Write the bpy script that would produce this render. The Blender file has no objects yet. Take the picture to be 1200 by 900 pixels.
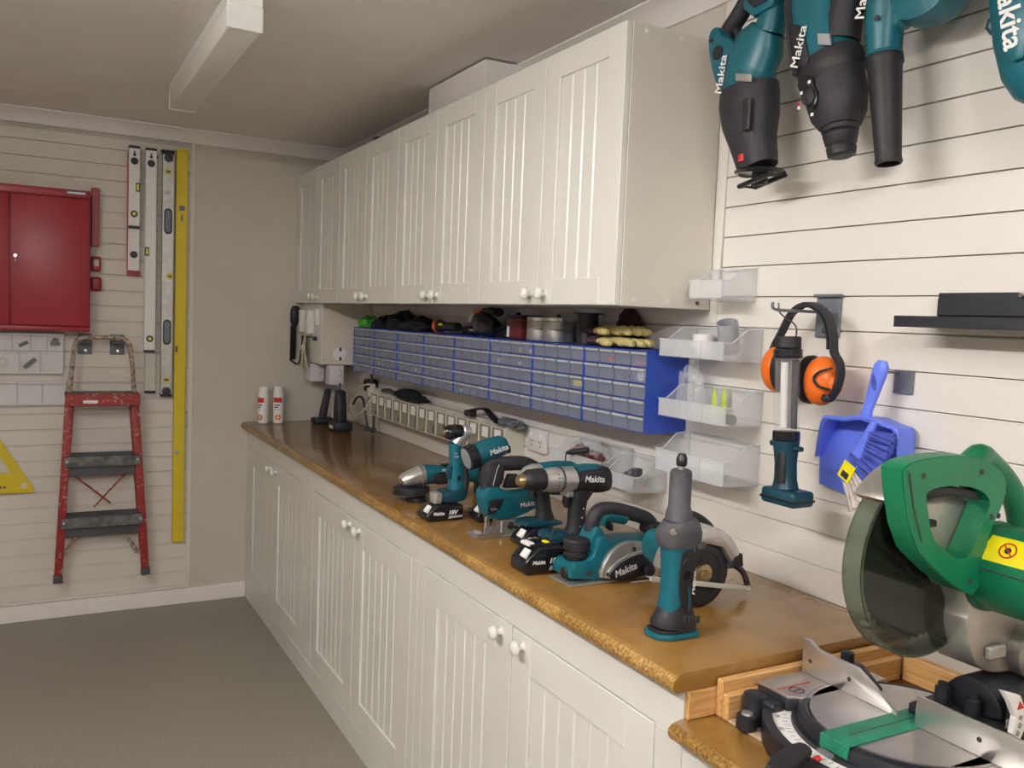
import bpy, bmesh, math, random
from mathutils import Vector, Matrix
random.seed(4)
SC = bpy.context.scene
COL = SC.collection
D = bpy.data

# ---------------------------------------------------------------- camera
def look(pitch, roll, yaw):
    a, b, c = map(math.radians, (yaw, pitch, roll))
    fw = Vector((math.sin(a)*math.cos(b), math.cos(a)*math.cos(b), math.sin(b)))
    rt = Vector((math.cos(a), -math.sin(a), 0)); up = rt.cross(fw)
    r = math.cos(c)*rt + math.sin(c)*up; u = -math.sin(c)*rt + math.cos(c)*up
    return Matrix((r, u, -fw)).transposed().to_4x4()
cd = D.cameras.new('camera'); cam = D.objects.new('camera', cd); COL.objects.link(cam)
cam.matrix_world = Matrix.Translation((-1.4601, -4.4702, 1.463)) @ look(-4.1933, 2.2757, 28.7533)
cd.sensor_fit = 'HORIZONTAL'; cd.sensor_width = 36; cd.lens = 1021.15/1200*36; cd.clip_start = .05
SC.camera = cam

# ---------------------------------------------------------------- world, lamps, exposure
w = D.worlds.new('world'); SC.world = w; w.use_nodes = True
w.node_tree.nodes['Background'].inputs[0].default_value = (1, .93, .85, 1)
w.node_tree.nodes['Background'].inputs[1].default_value = .05
# all light comes from the two lit fluorescent battens of this room, built below with glowing tubes:
# one hangs left of the frame, one above and behind the photographer
BATTENS = [((-2.2, -3.25), 132, 'y'), ((-1.6, -5.25), 132, 'x')]       # (x, y), tube strength, direction
SC.view_settings.view_transform = 'Standard'; SC.view_settings.look = 'None'
SC.view_settings.gamma = 1; SC.view_settings.use_curve_mapping = False
SC.view_settings.exposure = 0.0

# ---------------------------------------------------------------- materials
MATS = {}
def nodes(name):
    m = D.materials.new(name); m.use_nodes = True; nt = m.node_tree
    return m, nt, nt.nodes['Principled BSDF']
def coords(nt, scale=(1, 1, 1)):
    tc = nt.nodes.new('ShaderNodeTexCoord'); mp = nt.nodes.new('ShaderNodeMapping')
    mp.inputs['Scale'].default_value = scale; nt.links.new(tc.outputs['Object'], mp.inputs[0]); return mp.outputs[0]
def noise(nt, vec, scale, detail=3, rough=.5):
    n = nt.nodes.new('ShaderNodeTexNoise'); n.inputs['Scale'].default_value = scale
    n.inputs['Detail'].default_value = detail; n.inputs['Roughness'].default_value = rough
    nt.links.new(vec, n.inputs['Vector']); return n.outputs['Fac']
def ramp(nt, fac, stops):
    r = nt.nodes.new('ShaderNodeValToRGB'); e = r.color_ramp.elements
    while len(e) < len(stops): e.new(.5)
    for i, (p, c) in enumerate(stops): e[i].position = p; e[i].color = (*c, 1)
    nt.links.new(fac, r.inputs[0]); return r.outputs[0]
def bump(nt, bs, h, strength, dist=.002):
    b = nt.nodes.new('ShaderNodeBump'); b.inputs['Strength'].default_value = strength; b.inputs['Distance'].default_value = dist
    nt.links.new(h, b.inputs['Height']); nt.links.new(b.outputs[0], bs.inputs['Normal'])
def mat(name, c, rough=.45, metal=0, var=.12, scale=40, bmp=.1, coat=0, emit=0):
    m, nt, bs = nodes(name); v = coords(nt); f = noise(nt, v, scale)
    lo = tuple(max(0, x*(1-var)) for x in c); hi = tuple(min(1, x*(1+var)) for x in c)
    nt.links.new(ramp(nt, f, [(.3, lo), (.7, hi)]), bs.inputs['Base Color'])
    bs.inputs['Roughness'].default_value = rough; bs.inputs['Metallic'].default_value = metal
    bs.inputs['Coat Weight'].default_value = coat
    if bmp: bump(nt, bs, noise(nt, v, scale*8, 2), bmp)
    if emit: bs.inputs['Emission Color'].default_value = (*c, 1); bs.inputs['Emission Strength'].default_value = emit
    MATS[name] = m; return m
def grain(name, cols, scale, stretch, rough=.5, coat=0):
    m, nt, bs = nodes(name); v = coords(nt, stretch); f = noise(nt, v, scale, 6, .6)
    nt.links.new(ramp(nt, f, cols), bs.inputs['Base Color']); bs.inputs['Roughness'].default_value = rough
    bs.inputs['Coat Weight'].default_value = coat; bump(nt, bs, f, .15); MATS[name] = m; return m
def clear(name, c, opacity, rough=.25):
    m, nt, bs = nodes(name); v = coords(nt); f = noise(nt, v, 25)
    nt.links.new(ramp(nt, f, [(.3, tuple(x*.9 for x in c)), (.7, c)]), bs.inputs['Base Color'])
    bs.inputs['Roughness'].default_value = rough; bs.inputs['Alpha'].default_value = opacity
    MATS[name] = m; return m

mat('cream_slat', (.81, .775, .725), .42, var=.02, scale=6, bmp=.04)
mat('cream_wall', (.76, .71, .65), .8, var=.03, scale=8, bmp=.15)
mat('plain_wall', (.62, .585, .52), .85, var=.03, scale=6, bmp=.12)
mat('ceiling_paint', (.86, .815, .785), .9, var=.03, scale=3, bmp=.05)
mat('cornice_paint', (.88, .84, .82), .7, var=.02, scale=5, bmp=0)
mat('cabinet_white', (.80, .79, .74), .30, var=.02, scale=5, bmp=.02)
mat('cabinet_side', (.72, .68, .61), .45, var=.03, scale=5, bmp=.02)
mat('dark_gap', (.05, .045, .04), .9)
mat('knob_white', (.84, .83, .79), .12, bmp=0, var=.01)
mat('white_plastic', (.82, .82, .80), .35, bmp=0, var=.03)
mat('grey_white_plastic', (.62, .60, .52), .45, var=.05)
mat('pink_white', (.72, .66, .58), .5, var=.03)
mat('paper_white', (.88, .87, .86), .7, var=.02)
mat('card_white', (.76, .73, .72), .7, var=.02)
mat('lilac_white', (.70, .66, .72), .6, var=.03)
mat('teal', (.005, .115, .155), .36, var=.08, scale=20, bmp=.05)
mat('teal_dark', (.004, .050, .080), .40, var=.1, scale=20, bmp=.05)
mat('black_rubber', (.013, .0125, .016), .55, var=.25, scale=30, bmp=.25)
mat('charcoal', (.020, .0195, .024), .6, var=.35, scale=25, bmp=.25)
mat('worn_grey', (.075, .074, .083), .55, var=.35, scale=22, bmp=.2)
mat('black_gloss', (.012, .012, .015), .22, var=.2, bmp=0)
mat('black_satin', (.014, .015, .022), .42, var=.2, bmp=.05)
mat('black_cloth', (.012, .012, .016), .95, var=.4, scale=60, bmp=.5)
mat('silver', (.70, .69, .68), .30, .75, var=.1, bmp=.1)
mat('silver_dull', (.50, .49, .47), .42, .8, var=.12, bmp=.15)
mat('brushed_steel', (.74, .73, .72), .30, .9, var=.08, scale=15, bmp=.05)
mat('chrome', (.85, .85, .85), .12, 1, bmp=0)
mat('gold_metal', (.55, .42, .25), .3, 1)
mat('red_steel', (.33, .016, .028), .38, var=.06, scale=10, bmp=.02)
mat('red_plain', (.55, .02, .02), .4)
mat('red_dark', (.11, .012, .014), .35, var=.2)
mat('yellow', (.72, .55, .02), .45, var=.05, scale=10, bmp=.03)
mat('sticker_yellow', (.93, .82, .01), .4, bmp=0, var=.02)
mat('lime', (.62, .75, .10), .3)
mat('blue_plastic', (.025, .075, .46), .38, var=.06, scale=12, bmp=.03)
mat('pan_blue', (.15, .23, .92), .38, var=.05, scale=12, bmp=.03)
mat('bristle_blue', (.05, .08, .42), .7, var=.3, scale=60)
mat('bristle_white', (.56, .50, .46), .8, var=.25, scale=60)
mat('orange', (.88, .17, .015), .4, var=.05, bmp=.03)
mat('orange_print', (.85, .22, .03), .5, bmp=0)
mat('hook_grey', (.15, .165, .20), .45, var=.15, bmp=.1)
mat('green', (.003, .17, .075), .38, var=.12, scale=18, bmp=.05)
mat('green_dark', (.003, .10, .045), .45, var=.2, scale=18, bmp=.05)
mat('green_insert', (.012, .20, .11), .5, var=.2, scale=30)
mat('cast_alloy', (.46, .44, .41), .42, .75, var=.18, scale=14, bmp=.15)
mat('table_alloy', (.58, .55, .53), .34, .85, var=.12, scale=10, bmp=.06)
mat('glove_yellow', (.62, .52, .22), .9, var=.25, scale=30, bmp=.4)
mat('maroon_cloth', (.06, .025, .04), .9, var=.3)
mat('green_rag', (.10, .48, .06), .9, var=.35, scale=50, bmp=.5)
mat('cream_cloth', (.62, .58, .42), .9, var=.2, scale=40, bmp=.3)
mat('pale_board', (.62, .48, .32), .6, var=.08, scale=30)
mat('grey_pvc', (.36, .37, .40), .45, var=.05, bmp=0)
mat('far_room', (.36, .33, .29), .9, var=.05, scale=3)
mat('lamp_diffuser', (.82, .78, .72), .5, bmp=0, var=.01)
for k_, (_, e_, _) in enumerate(BATTENS): mat('tube_glow_%d' % k_, (1, .965, .925), .4, bmp=0, var=0, emit=e_)
mat('dark_metal', (.10, .10, .11), .4, .7)
mat('worn_tread', (.13, .125, .12), .55, .3, var=.5, scale=35, bmp=.3)
grain('pine', [(.30, (.50, .245, .08)), (.5, (.66, .37, .14)), (.72, (.76, .47, .21))], 6, (3, 3, 26), .45, .2)
grain('pine_y', [(.30, (.52, .26, .08)), (.5, (.68, .39, .15)), (.72, (.78, .50, .23))], 6, (26, 1.6, 26), .4, .3)
grain('pine_x', [(.30, (.52, .26, .08)), (.5, (.68, .39, .15)), (.72, (.78, .50, .23))], 6, (1.6, 26, 26), .4, .3)
clear('clear_plastic', (.88, .90, .92), .24, .2)
clear('clear_edge', (.90, .92, .94), .45, .2)
clear('drawer_front', (.44, .49, .63), .30, .16)
clear('smoked', (.018, .024, .014), .50, .06)
clear('smoked_far', (.03, .04, .025), .30, .06)
clear('smoked_rim', (.13, .17, .11), .50, .06)
clear('tube_clear', (.80, .80, .80), .13, .04)
clear('lid_film', (.9, .9, .92), .12, .1)
clear('bag_film', (.84, .86, .90), .22, .08)
clear('bin_window', (.42, .38, .28), .30, .12)
# worn red paint of the ladder: specks of grey where the paint has gone
m, nt, bs = nodes('chipped_red'); v = coords(nt)
nt.links.new(ramp(nt, noise(nt, v, 70, 5, .65), [(.40, (.27, .018, .018)), (.60, (.33, .025, .022)), (.64, (.45, .42, .36))]), bs.inputs['Base Color'])
bs.inputs['Roughness'].default_value = .5; MATS['chipped_red'] = m
m, nt, bs = nodes('chipped_grey'); v = coords(nt)
nt.links.new(ramp(nt, noise(nt, v, 60, 5, .65), [(.42, (.30, .09, .06)), (.48, (.32, .29, .25)), (.62, (.48, .46, .40))]), bs.inputs['Base Color'])
bs.inputs['Roughness'].default_value = .5; MATS['chipped_grey'] = m
# varnished chipboard
def chipboard(name, cols, rough, coat):
    m, nt, bs = nodes(name); v = coords(nt, (1, 1, 1))
    vo = nt.nodes.new('ShaderNodeTexVoronoi'); vo.inputs['Scale'].default_value = 210; nt.links.new(v, vo.inputs['Vector'])
    sep = nt.nodes.new('ShaderNodeSeparateColor'); nt.links.new(vo.outputs['Color'], sep.inputs[0])
    mx = nt.nodes.new('ShaderNodeMath'); mx.operation = 'MULTIPLY_ADD'; mx.inputs[1].default_value = .35 if coat < .4 else .08
    nt.links.new(sep.outputs[0], mx.inputs[0])
    ad = nt.nodes.new('ShaderNodeMath'); ad.operation = 'MULTIPLY'; ad.inputs[1].default_value = .65 if coat < .4 else .92
    nt.links.new(noise(nt, v, 9, 5, .65), ad.inputs[0]); nt.links.new(ad.outputs[0], mx.inputs[2])
    nt.links.new(ramp(nt, mx.outputs[0], cols), bs.inputs['Base Color'])
    bs.inputs['Roughness'].default_value = rough; bs.inputs['Coat Weight'].default_value = coat; bs.inputs['Coat Roughness'].default_value = .12
    if coat < .4: bump(nt, bs, mx.outputs[0], .10)
    MATS[name] = m
chipboard('chipboard', [(.28, (.25, .125, .026)), (.5, (.31, .160, .036)), (.72, (.36, .192, .048))], .26, .6)
chipboard('chipboard_edge', [(.25, (.16, .075, .015)), (.5, (.34, .18, .042)), (.75, (.55, .35, .11))], .4, .2)
# painted floor, fine flecks
m, nt, bs = nodes('floor_paint'); v = coords(nt)
nt.links.new(ramp(nt, noise(nt, v, 170, 2), [(.35, (.255, .235, .20)), (.5, (.31, .285, .245)), (.66, (.35, .325, .285))]), bs.inputs['Base Color'])
bs.inputs['Roughness'].default_value = .5; MATS['floor_paint'] = m

# ---------------------------------------------------------------- geometry helpers: every shape is (verts, faces)
def V(*a): return Vector(a)
def from_bm(bm):
    bm.verts.index_update()
    g = ([v.co.copy() for v in bm.verts], [[v.index for v in f.verts] for f in bm.faces]); bm.free(); return g
def finish(bm, bev, seg=2, ang=25):
    bmesh.ops.recalc_face_normals(bm, faces=bm.faces)
    if bev > 0:
        es = [e for e in bm.edges if len(e.link_faces) == 2 and e.calc_face_angle(0) > math.radians(ang)]
        if es: bmesh.ops.bevel(bm, geom=es, offset=bev, segments=seg, profile=.5, affect='EDGES', clamp_overlap=True)
    return from_bm(bm)
def box(x0, x1, y0, y1, z0, z1, bev=0, seg=1):
    bm = bmesh.new(); bmesh.ops.create_cube(bm, size=1)
    for v in bm.verts: v.co = V((x0+x1)/2+v.co.x*abs(x1-x0), (y0+y1)/2+v.co.y*abs(y1-y0), (z0+z1)/2+v.co.z*abs(z1-z0))
    return finish(bm, bev, seg)
def chaikin(p, n=1, closed=True):
    for _ in range(n):
        q = []
        L = len(p)
        for i in range(L if closed else L-1):
            a, b = p[i], p[(i+1) % L]
            q += [tuple(.75*s+.25*t for s, t in zip(a, b)), tuple(.25*s+.75*t for s, t in zip(a, b))]
        if not closed: q = [p[0]]+q+[p[-1]]
        p = q
    return p
def prism(poly, f0, f1, bev=0, sm=0, seg=2):
    p = chaikin(list(poly), sm); bm = bmesh.new()
    A = [bm.verts.new(f0(*q)) for q in p]; B = [bm.verts.new(f1(*q)) for q in p]; n = len(p)
    bm.faces.new(A); bm.faces.new(B[::-1])
    for i in range(n): bm.faces.new((A[i], B[i], B[(i+1) % n], A[(i+1) % n]))
    return finish(bm, bev, seg)
def prX(poly, x0, x1, bev=0, sm=0, seg=2):      # (a, z): a = -y, seen facing the bench wall
    return prism(poly, lambda a, z: V(x0, -a, z), lambda a, z: V(x1, -a, z), bev, sm, seg)
def prY(poly, y0, y1, bev=0, sm=0, seg=2):      # (x, z)
    return prism(poly, lambda x, z: V(x, y0, z), lambda x, z: V(x, y1, z), bev, sm, seg)
def prZ(poly, z0, z1, bev=0, sm=0, seg=2):      # (x, y)
    return prism(poly, lambda x, y: V(x, y, z0), lambda x, y: V(x, y, z1), bev, sm, seg)
def frame(d):
    d = d.normalized(); u = V(0, 0, 1) if abs(d.z) < .9 else V(1, 0, 0)
    s = d.cross(u).normalized(); return s, s.cross(d).normalized(), d
def lathe(prof, o, d, seg=20):                  # prof: (r, h) along d from o
    s, u, d = frame(V(*d)); o = V(*o); vs, fs = [], []
    for r, h in prof:
        for k in range(seg):
            t = 2*math.pi*k/seg; vs.append(o+d*h+(s*math.cos(t)+u*math.sin(t))*max(r, 1e-5))
    for i in range(len(prof)-1):
        for k in range(seg):
            a, b = i*seg+k, i*seg+(k+1) % seg; fs.append([a, b, b+seg, a+seg])
    fs.append(list(range(seg))[::-1]); n = len(prof)-1; fs.append([n*seg+k for k in range(seg)])
    return vs, fs
def hoop(r0, r1, h, o, d, seg=24):              # flat ring with an open hole
    s, u, d = frame(V(*d)); o = V(*o); vs, fs = [], []
    for k in range(seg):
        t = 2*math.pi*k/seg; e = s*math.cos(t)+u*math.sin(t)
        vs += [o+e*r0, o+e*r1, o+e*r1+d*h, o+e*r0+d*h]
    for k in range(seg):
        j = (k+1) % seg
        for m in range(4): fs.append([k*4+m, k*4+(m+1) % 4, j*4+(m+1) % 4, j*4+m])
    return vs, fs
def cyl(o, d, r, h, seg=16, bev=.0):
    return lathe([(r-bev, 0), (r, bev), (r, h-bev), (r-bev, h)] if bev else [(r, 0), (r, h)], o, d, seg)
def loft(st, up=None, n=16, e=2.4):             # st: (center, half_side, half_up[, exponent]); rounded-rectangle sections
    cs = [V(*s[0]) for s in st]; vs, fs = [], []
    for i, s in enumerate(st):
        d = (cs[min(i+1, len(cs)-1)]-cs[max(i-1, 0)]).normalized()
        if up is None: sd, u, d = frame(d)
        else:
            sd = d.cross(V(*up)).normalized(); u = sd.cross(d).normalized()
        ex = s[3] if len(s) > 3 else e
        for k in range(n):
            t = 2*math.pi*(k+.5)/n; c, q = math.cos(t), math.sin(t)
            vs.append(cs[i]+sd*s[1]*math.copysign(abs(c)**(2/ex), c)+u*s[2]*math.copysign(abs(q)**(2/ex), q))
    for i in range(len(st)-1):
        for k in range(n):
            a, b = i*n+k, i*n+(k+1) % n; fs.append([a, b, b+n, a+n])
    fs.append(list(range(n))[::-1]); m_ = len(st)-1; fs.append([m_*n+k for k in range(n)])
    return vs, fs
def spline(pts, n=6):
    P = [V(*p) for p in pts]; out = []
    for i in range(len(P)-1):
        p0, p1, p2, p3 = P[max(i-1, 0)], P[i], P[i+1], P[min(i+2, len(P)-1)]
        for k in range(n):
            t = k/n; out.append(.5*((2*p1)+(p2-p0)*t+(2*p0-5*p1+4*p2-p3)*t*t+(3*p1-p0-3*p2+p3)*t**3))
    return out+[P[-1]]
def tube(pts, r, seg=8, n=5):
    c = spline(pts, n) if n else [V(*p) for p in pts]; vs, fs = [], []; s, u, d = frame(c[1]-c[0])
    for i, p in enumerate(c):
        d = (c[min(i+1, len(c)-1)]-c[max(i-1, 0)]).normalized(); s = (s-d*s.dot(d)).normalized(); u = s.cross(d)
        for k in range(seg):
            t = 2*math.pi*k/seg; vs.append(p+(s*math.cos(t)+u*math.sin(t))*r)
    for i in range(len(c)-1):
        for k in range(seg):
            a, b = i*seg+k, i*seg+(k+1) % seg; fs.append([a, b, b+seg, a+seg])
    fs.append(list(range(seg))[::-1]); fs.append([(len(c)-1)*seg+k for k in range(seg)])
    return vs, fs
def ribbon(pts, side, wd, th, n=5):             # flat band along pts; width along 'side'
    c = spline(pts, n); sd = V(*side).normalized(); vs, fs = [], []
    for i, p in enumerate(c):
        d = (c[min(i+1, len(c)-1)]-c[max(i-1, 0)]).normalized(); u = sd.cross(d).normalized()
        for a, b in ((-1, -1), (1, -1), (1, 1), (-1, 1)): vs.append(p+sd*wd/2*a+u*th/2*b)
    for i in range(len(c)-1):
        for k in range(4):
            a, b = i*4+k, i*4+(k+1) % 4; fs.append([a, b, b+4, a+4])
    fs.append([3, 2, 1, 0]); n_ = (len(c)-1)*4; fs.append([n_, n_+1, n_+2, n_+3])
    return vs, fs
def ball(c, rx, ry, rz, seg=16, rings=10):
    return lathe([(math.sin(math.pi*i/rings), -math.cos(math.pi*i/rings)) for i in range(rings+1)], (0, 0, 0), (0, 0, 1), seg) if False else \
        xf(lathe([(max(math.sin(math.pi*i/rings), .02), -math.cos(math.pi*i/rings)) for i in range(rings+1)], (0, 0, 0), (0, 0, 1), seg),
           Matrix.Translation(c) @ Matrix.Diagonal((rx, ry, rz, 1)))
def xf(g, M): return ([M @ v for v in g[0]], g[1])
def join(*gs):
    vs, fs = [], []
    for g in gs:
        k = len(vs); vs += g[0]; fs += [[i+k for i in f] for f in g[1]]
    return vs, fs
def lump(c, sx, sy, sz, seed, amp=.35, flat=True, sub=3):       # crumpled soft thing resting on its base
    from mathutils import noise as N
    bm = bmesh.new(); bmesh.ops.create_icosphere(bm, subdivisions=sub, radius=1)
    for v in bm.verts:
        k = 1+amp*N.noise(v.co*1.7+V(seed, seed*2.1, 0))+amp*.5*N.noise(v.co*4.5+V(0, seed, seed))
        p = v.co*k
        if flat: p.z = max(p.z, -.55)
        v.co = V(c[0]+p.x*sx, c[1]+p.y*sy, c[2]+(p.z+(.55 if flat else 0))*sz)
    return from_bm(bm)
def text(s, size, o, ux, uy, shear=.12, bold=.012, ext=.0004, align='CENTER'):
    cu = D.curves.new('lettering', 'FONT'); cu.body = s; cu.size = size; cu.shear = shear; cu.offset = bold*size
    cu.align_x = align; cu.align_y = 'CENTER'; cu.resolution_u = 2
    ob = D.objects.new('lettering', cu); me = ob.to_mesh()
    ux, uy, o = V(*ux).normalized(), V(*uy).normalized(), V(*o)
    uy = (uy-ux*uy.dot(ux)).normalized()
    g = ([o+ux*v.co.x+uy*v.co.y for v in me.vertices], [list(p.vertices) for p in me.polygons])
    ob.to_mesh_clear(); D.objects.remove(ob); D.curves.remove(cu); return g
def disc2(cx, cz, r, n=20, a0=0, a1=360): return [(cx+r*math.cos(math.radians(a0+(a1-a0)*i/n)), cz+r*math.sin(math.radians(a0+(a1-a0)*i/n))) for i in range(n if a1-a0 == 360 else n+1)]

# ---------------------------------------------------------------- object helpers
def mesh(name, g, m, ang=35, o=(0, 0, 0)):
    me = D.meshes.new(name); o = V(*o)
    me.from_pydata([tuple(v-o) for v in g[0]], [], g[1]); me.validate()
    me.materials.append(MATS[m])
    bm = bmesh.new(); bm.from_mesh(me); bmesh.ops.recalc_face_normals(bm, faces=bm.faces); bm.to_mesh(me); bm.free()
    me.polygons.foreach_set('use_smooth', [True]*len(me.polygons)); me.set_sharp_from_angle(angle=math.radians(ang))
    return me
def thing(name, label, cat, loc, group=None):
    o = D.objects.new(name, None); COL.objects.link(o); o.location = loc; o.empty_display_size = .05
    o['label'] = label; o['category'] = cat
    if group: o['group'] = group
    return o
def root(o):
    while o.parent: o = o.parent
    return o
def part(name, g, m, par, label=None, ang=35):            # g in room coordinates (or local when the thing is at the origin)
    r = root(par); o = D.objects.new(name, mesh(name, g, m, ang, r.location if r.type == 'EMPTY' else r.location))
    COL.objects.link(o); o.parent = par
    if label: o['label'] = label
    return o
def solo(name, g, m, label, cat, group=None, ang=35, base=None):     # a thing that is one mesh
    zs = min(v.z for v in g[0]); c = sum(g[0], V(0, 0, 0))/len(g[0]); b = V(c.x, c.y, zs)
    o = D.objects.new(name, mesh(name, g, m, ang, b)); COL.objects.link(o); o.location = b
    o['label'] = label; o['category'] = cat
    if group: o['group'] = group
    return o
def struct(name, g, m, par=None, ang=35):
    o = D.objects.new(name, mesh(name, g, m, ang)); COL.objects.link(o)
    if par: o.parent = par
    else: o['kind'] = 'structure'
    return o
def copy_tree(o, par=None):
    c = o.copy(); COL.objects.link(c)
    if par: c.parent = par
    for ch in list(o.children): copy_tree(ch, c)
    return c
X_, Y_, Z_ = (1, 0, 0), (0, 1, 0), (0, 0, 1)
NY = (0, -1, 0)
def face_y(s, size, x, y, z, tilt=0, **k):      # lettering on a face that looks towards -y
    t = math.radians(tilt); return text(s, size, (x, y, z), (math.cos(t), 0, math.sin(t)), (-math.sin(t), 0, math.cos(t)), **k)
def face_x(s, size, x, a, z, tilt=0, **k):      # lettering on a face that looks towards -x
    t = math.radians(tilt); return text(s, size, (x, -a, z), (0, -math.cos(t), math.sin(t)), (0, math.sin(t), math.cos(t)), **k)

# ================================================================ the room
struct('floor', box(-3.3, .2, -6.7, .2, -.1, 0), 'floor_paint')
struct('ceiling', box(-3.4, .2, -6.8, .2, 2.30, 2.4), 'ceiling_paint')
wr = struct('wall_right', box(.012, .15, -6.7, .2, 0, 2.30), 'plain_wall')
wf = struct('wall_far', box(-3.3, .012, .012, .2, 0, 2.30), 'plain_wall')
struct('wall_left', box(-3.4, -3.3, -6.8, .2, 0, 2.30), 'far_room')
struct('wall_back', box(-3.3, .2, -6.8, -6.7, 0, 2.30), 'far_room')
def slat_g(run0, run1, z0, z1, axis, gap=0):
    # board with a hooked lip: proud face, set-back groove above it
    p = [(0, z0+.0005), (0, z1-.0045-gap), (.0035, z1-.0035-gap), (.0035, z1-.002), (.011, z1-.001), (.011, z0+.0005)]
    if axis == 'x': return prism(p, lambda d, z: V(d, run0, z), lambda d, z: V(d, run1, z))
    return prism(p, lambda d, z: V(run0, d, z), lambda d, z: V(run1, d, z))
PIT = .0715
for k in range(-1, 11):
    z0 = 1.468+k*PIT
    if k == 10: z1 = 2.243
    else: z1 = z0+PIT
    if z0 > 1.50: struct('slat', slat_g(-5.2, -2.845, z0, z1, 'x'), 'cream_slat', wr)
for k in range(-8, 1):
    z0 = 1.468+k*PIT
    if k == -8: z0 = .9
    struct('slat', slat_g(-5.2, -.002, z0, 1.468+(k+1)*PIT, 'x'), 'cream_slat', wr)
PF = .0718
for k in range(-1, 29):
    z0 = .164+k*PF; z1 = z0+PF
    if k == 28: z1 = 2.225
    struct('slat', slat_g(-3.29, -.805, z0, z1, 'y', .004), 'cream_wall', wf)
struct('plaster_panel', box(-.788, .0, .003, .0125, .075, 2.25), 'plain_wall', wf)
struct('trim_1', box(-.805, -.787, -.003, .0125, .088, 2.245, .001), 'cream_wall')
struct('trim_2', box(-3.29, -.787, -.003, .0125, .079, .0915, .001), 'cream_wall')
struct('baseboard_far', box(-3.29, -.521, -.012, .0125, 0, .0765, .003), 'cornice_paint')
cove = [(0, 2.2432), (0, 2.30), (-.072, 2.30), (-.072, 2.296), (-.064, 2.293), (-.05, 2.287), (-.034, 2.276), (-.021, 2.262), (-.012, 2.249), (-.008, 2.2432)]
struct('trim_3', prism(cove, lambda d, z: V(-3.29, d+.0, z), lambda d, z: V(.0, d+.0, z)), 'cornice_paint', ang=20)
struct('trim_4', prism(cove, lambda d, z: V(d, -6.69, z), lambda d, z: V(d, -.0, z)), 'cornice_paint', ang=20)
struct('trim_5', prX([(2.812, 1.475), (2.8365, 1.475), (2.856, 2.243), (2.812, 2.243)], -.004, .0118, .001), 'cream_slat')
struct('trim_6', box(.0, .0118, -2.812, -.002, 1.5395, 2.243), 'plain_wall')

# ================================================================ ceiling battens: one unlit in view, the lit one behind the camera
def batten(name, label, x, y0, y1, lit):
    t = thing(name, label, 'ceiling light', (x, (y0+y1)/2, 2.2))
    part('housing', box(x-.046, x+.046, y0, y1, 2.268, 2.2995, .003), 'white_plastic', t)
    part('diffuser', prY([(x-.045, 2.268), (x-.045, 2.209), (x-.041, 2.205), (x+.041, 2.205), (x+.045, 2.209), (x+.045, 2.268)], y0+.012, y1-.012, .001), 'lamp_diffuser', t)
    for ya, yb in ((y0, y0+.012), (y1-.012, y1)):
        part('end_cap', box(x-.0475, x+.0475, ya, yb, 2.2025, 2.2685, .003), 'white_plastic', t)
    return t
batten('ceiling_light', 'long white unlit box batten light on the ceiling', -.971, -2.030, -.89, False)
for k, lab in enumerate(('lit twin tube batten light left of the view', 'lit twin tube batten light behind the camera')):
    (cx, cy), _, ax_ = BATTENS[k]
    def turn(g): return xf(g, Matrix.Translation((cx, cy, 0)) @ (Matrix.Rotation(math.pi/2, 4, 'Z') if ax_ == 'x' else Matrix.Identity(4)))
    t = thing('ceiling_light', lab, 'ceiling light', (cx, cy, 2.19))
    part('housing', turn(box(-.028, .028, -.65, .65, 2.225, 2.2995, .003)), 'white_plastic', t)
    for xx in (-.05, .05): part('tube', turn(cyl((xx, -.62, 2.205), (0, 1, 0), .013, 1.24, 12)), 'tube_glow_%d' % k, t)
    for yy in (-.635, .635): part('lamp_holder', turn(box(-.07, .07, yy-.012, yy+.012, 2.185, 2.235, .003)), 'white_plastic', t)

# ================================================================ doors and cabinets
def knob(par, x, y, z, r=.0165):
    part('knob', lathe([(r*.72, 0), (r*.45, .003), (r*.42, .010), (r*.62, .015), (r*.98, .019), (r, .023), (r*.85, .028), (r*.45, .031)], (x, y, z), (-1, 0, 0), 18), 'knob_white', par, ang=60)
def door(par, x, y0, y1, z0, z1, st, nb, kside, kz, th=.017, railb=None):
    g = .0018; ya, yb = y0+g, y1-g; zb = z0+(railb or st)
    d = part('door', join(box(x, x+th, ya, ya+st, z0, z1, .0015), box(x, x+th, yb-st, yb, z0, z1, .0015),
                          box(x, x+th, ya+st, yb-st, z0, zb, .0015), box(x, x+th, ya+st, yb-st, z1-st, z1, .0015)), 'cabinet_white', par)
    wd = (yb-ya-2*st)/nb
    for k in range(nb):
        a = ya+st+k*wd
        p = [(x+.014, a), (x+.010, a), (x+.006, a+.0045), (x+.006, a+wd-.0045), (x+.010, a+wd), (x+.014, a+wd)]
        part('board', prZ(p, zb, z1-st), 'cabinet_white', d)
    knob(d, x, (yb-.05 if kside > 0 else ya+.05) if st > .07 else (yb-.034 if kside > 0 else ya+.034), kz)
    return d
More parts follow.
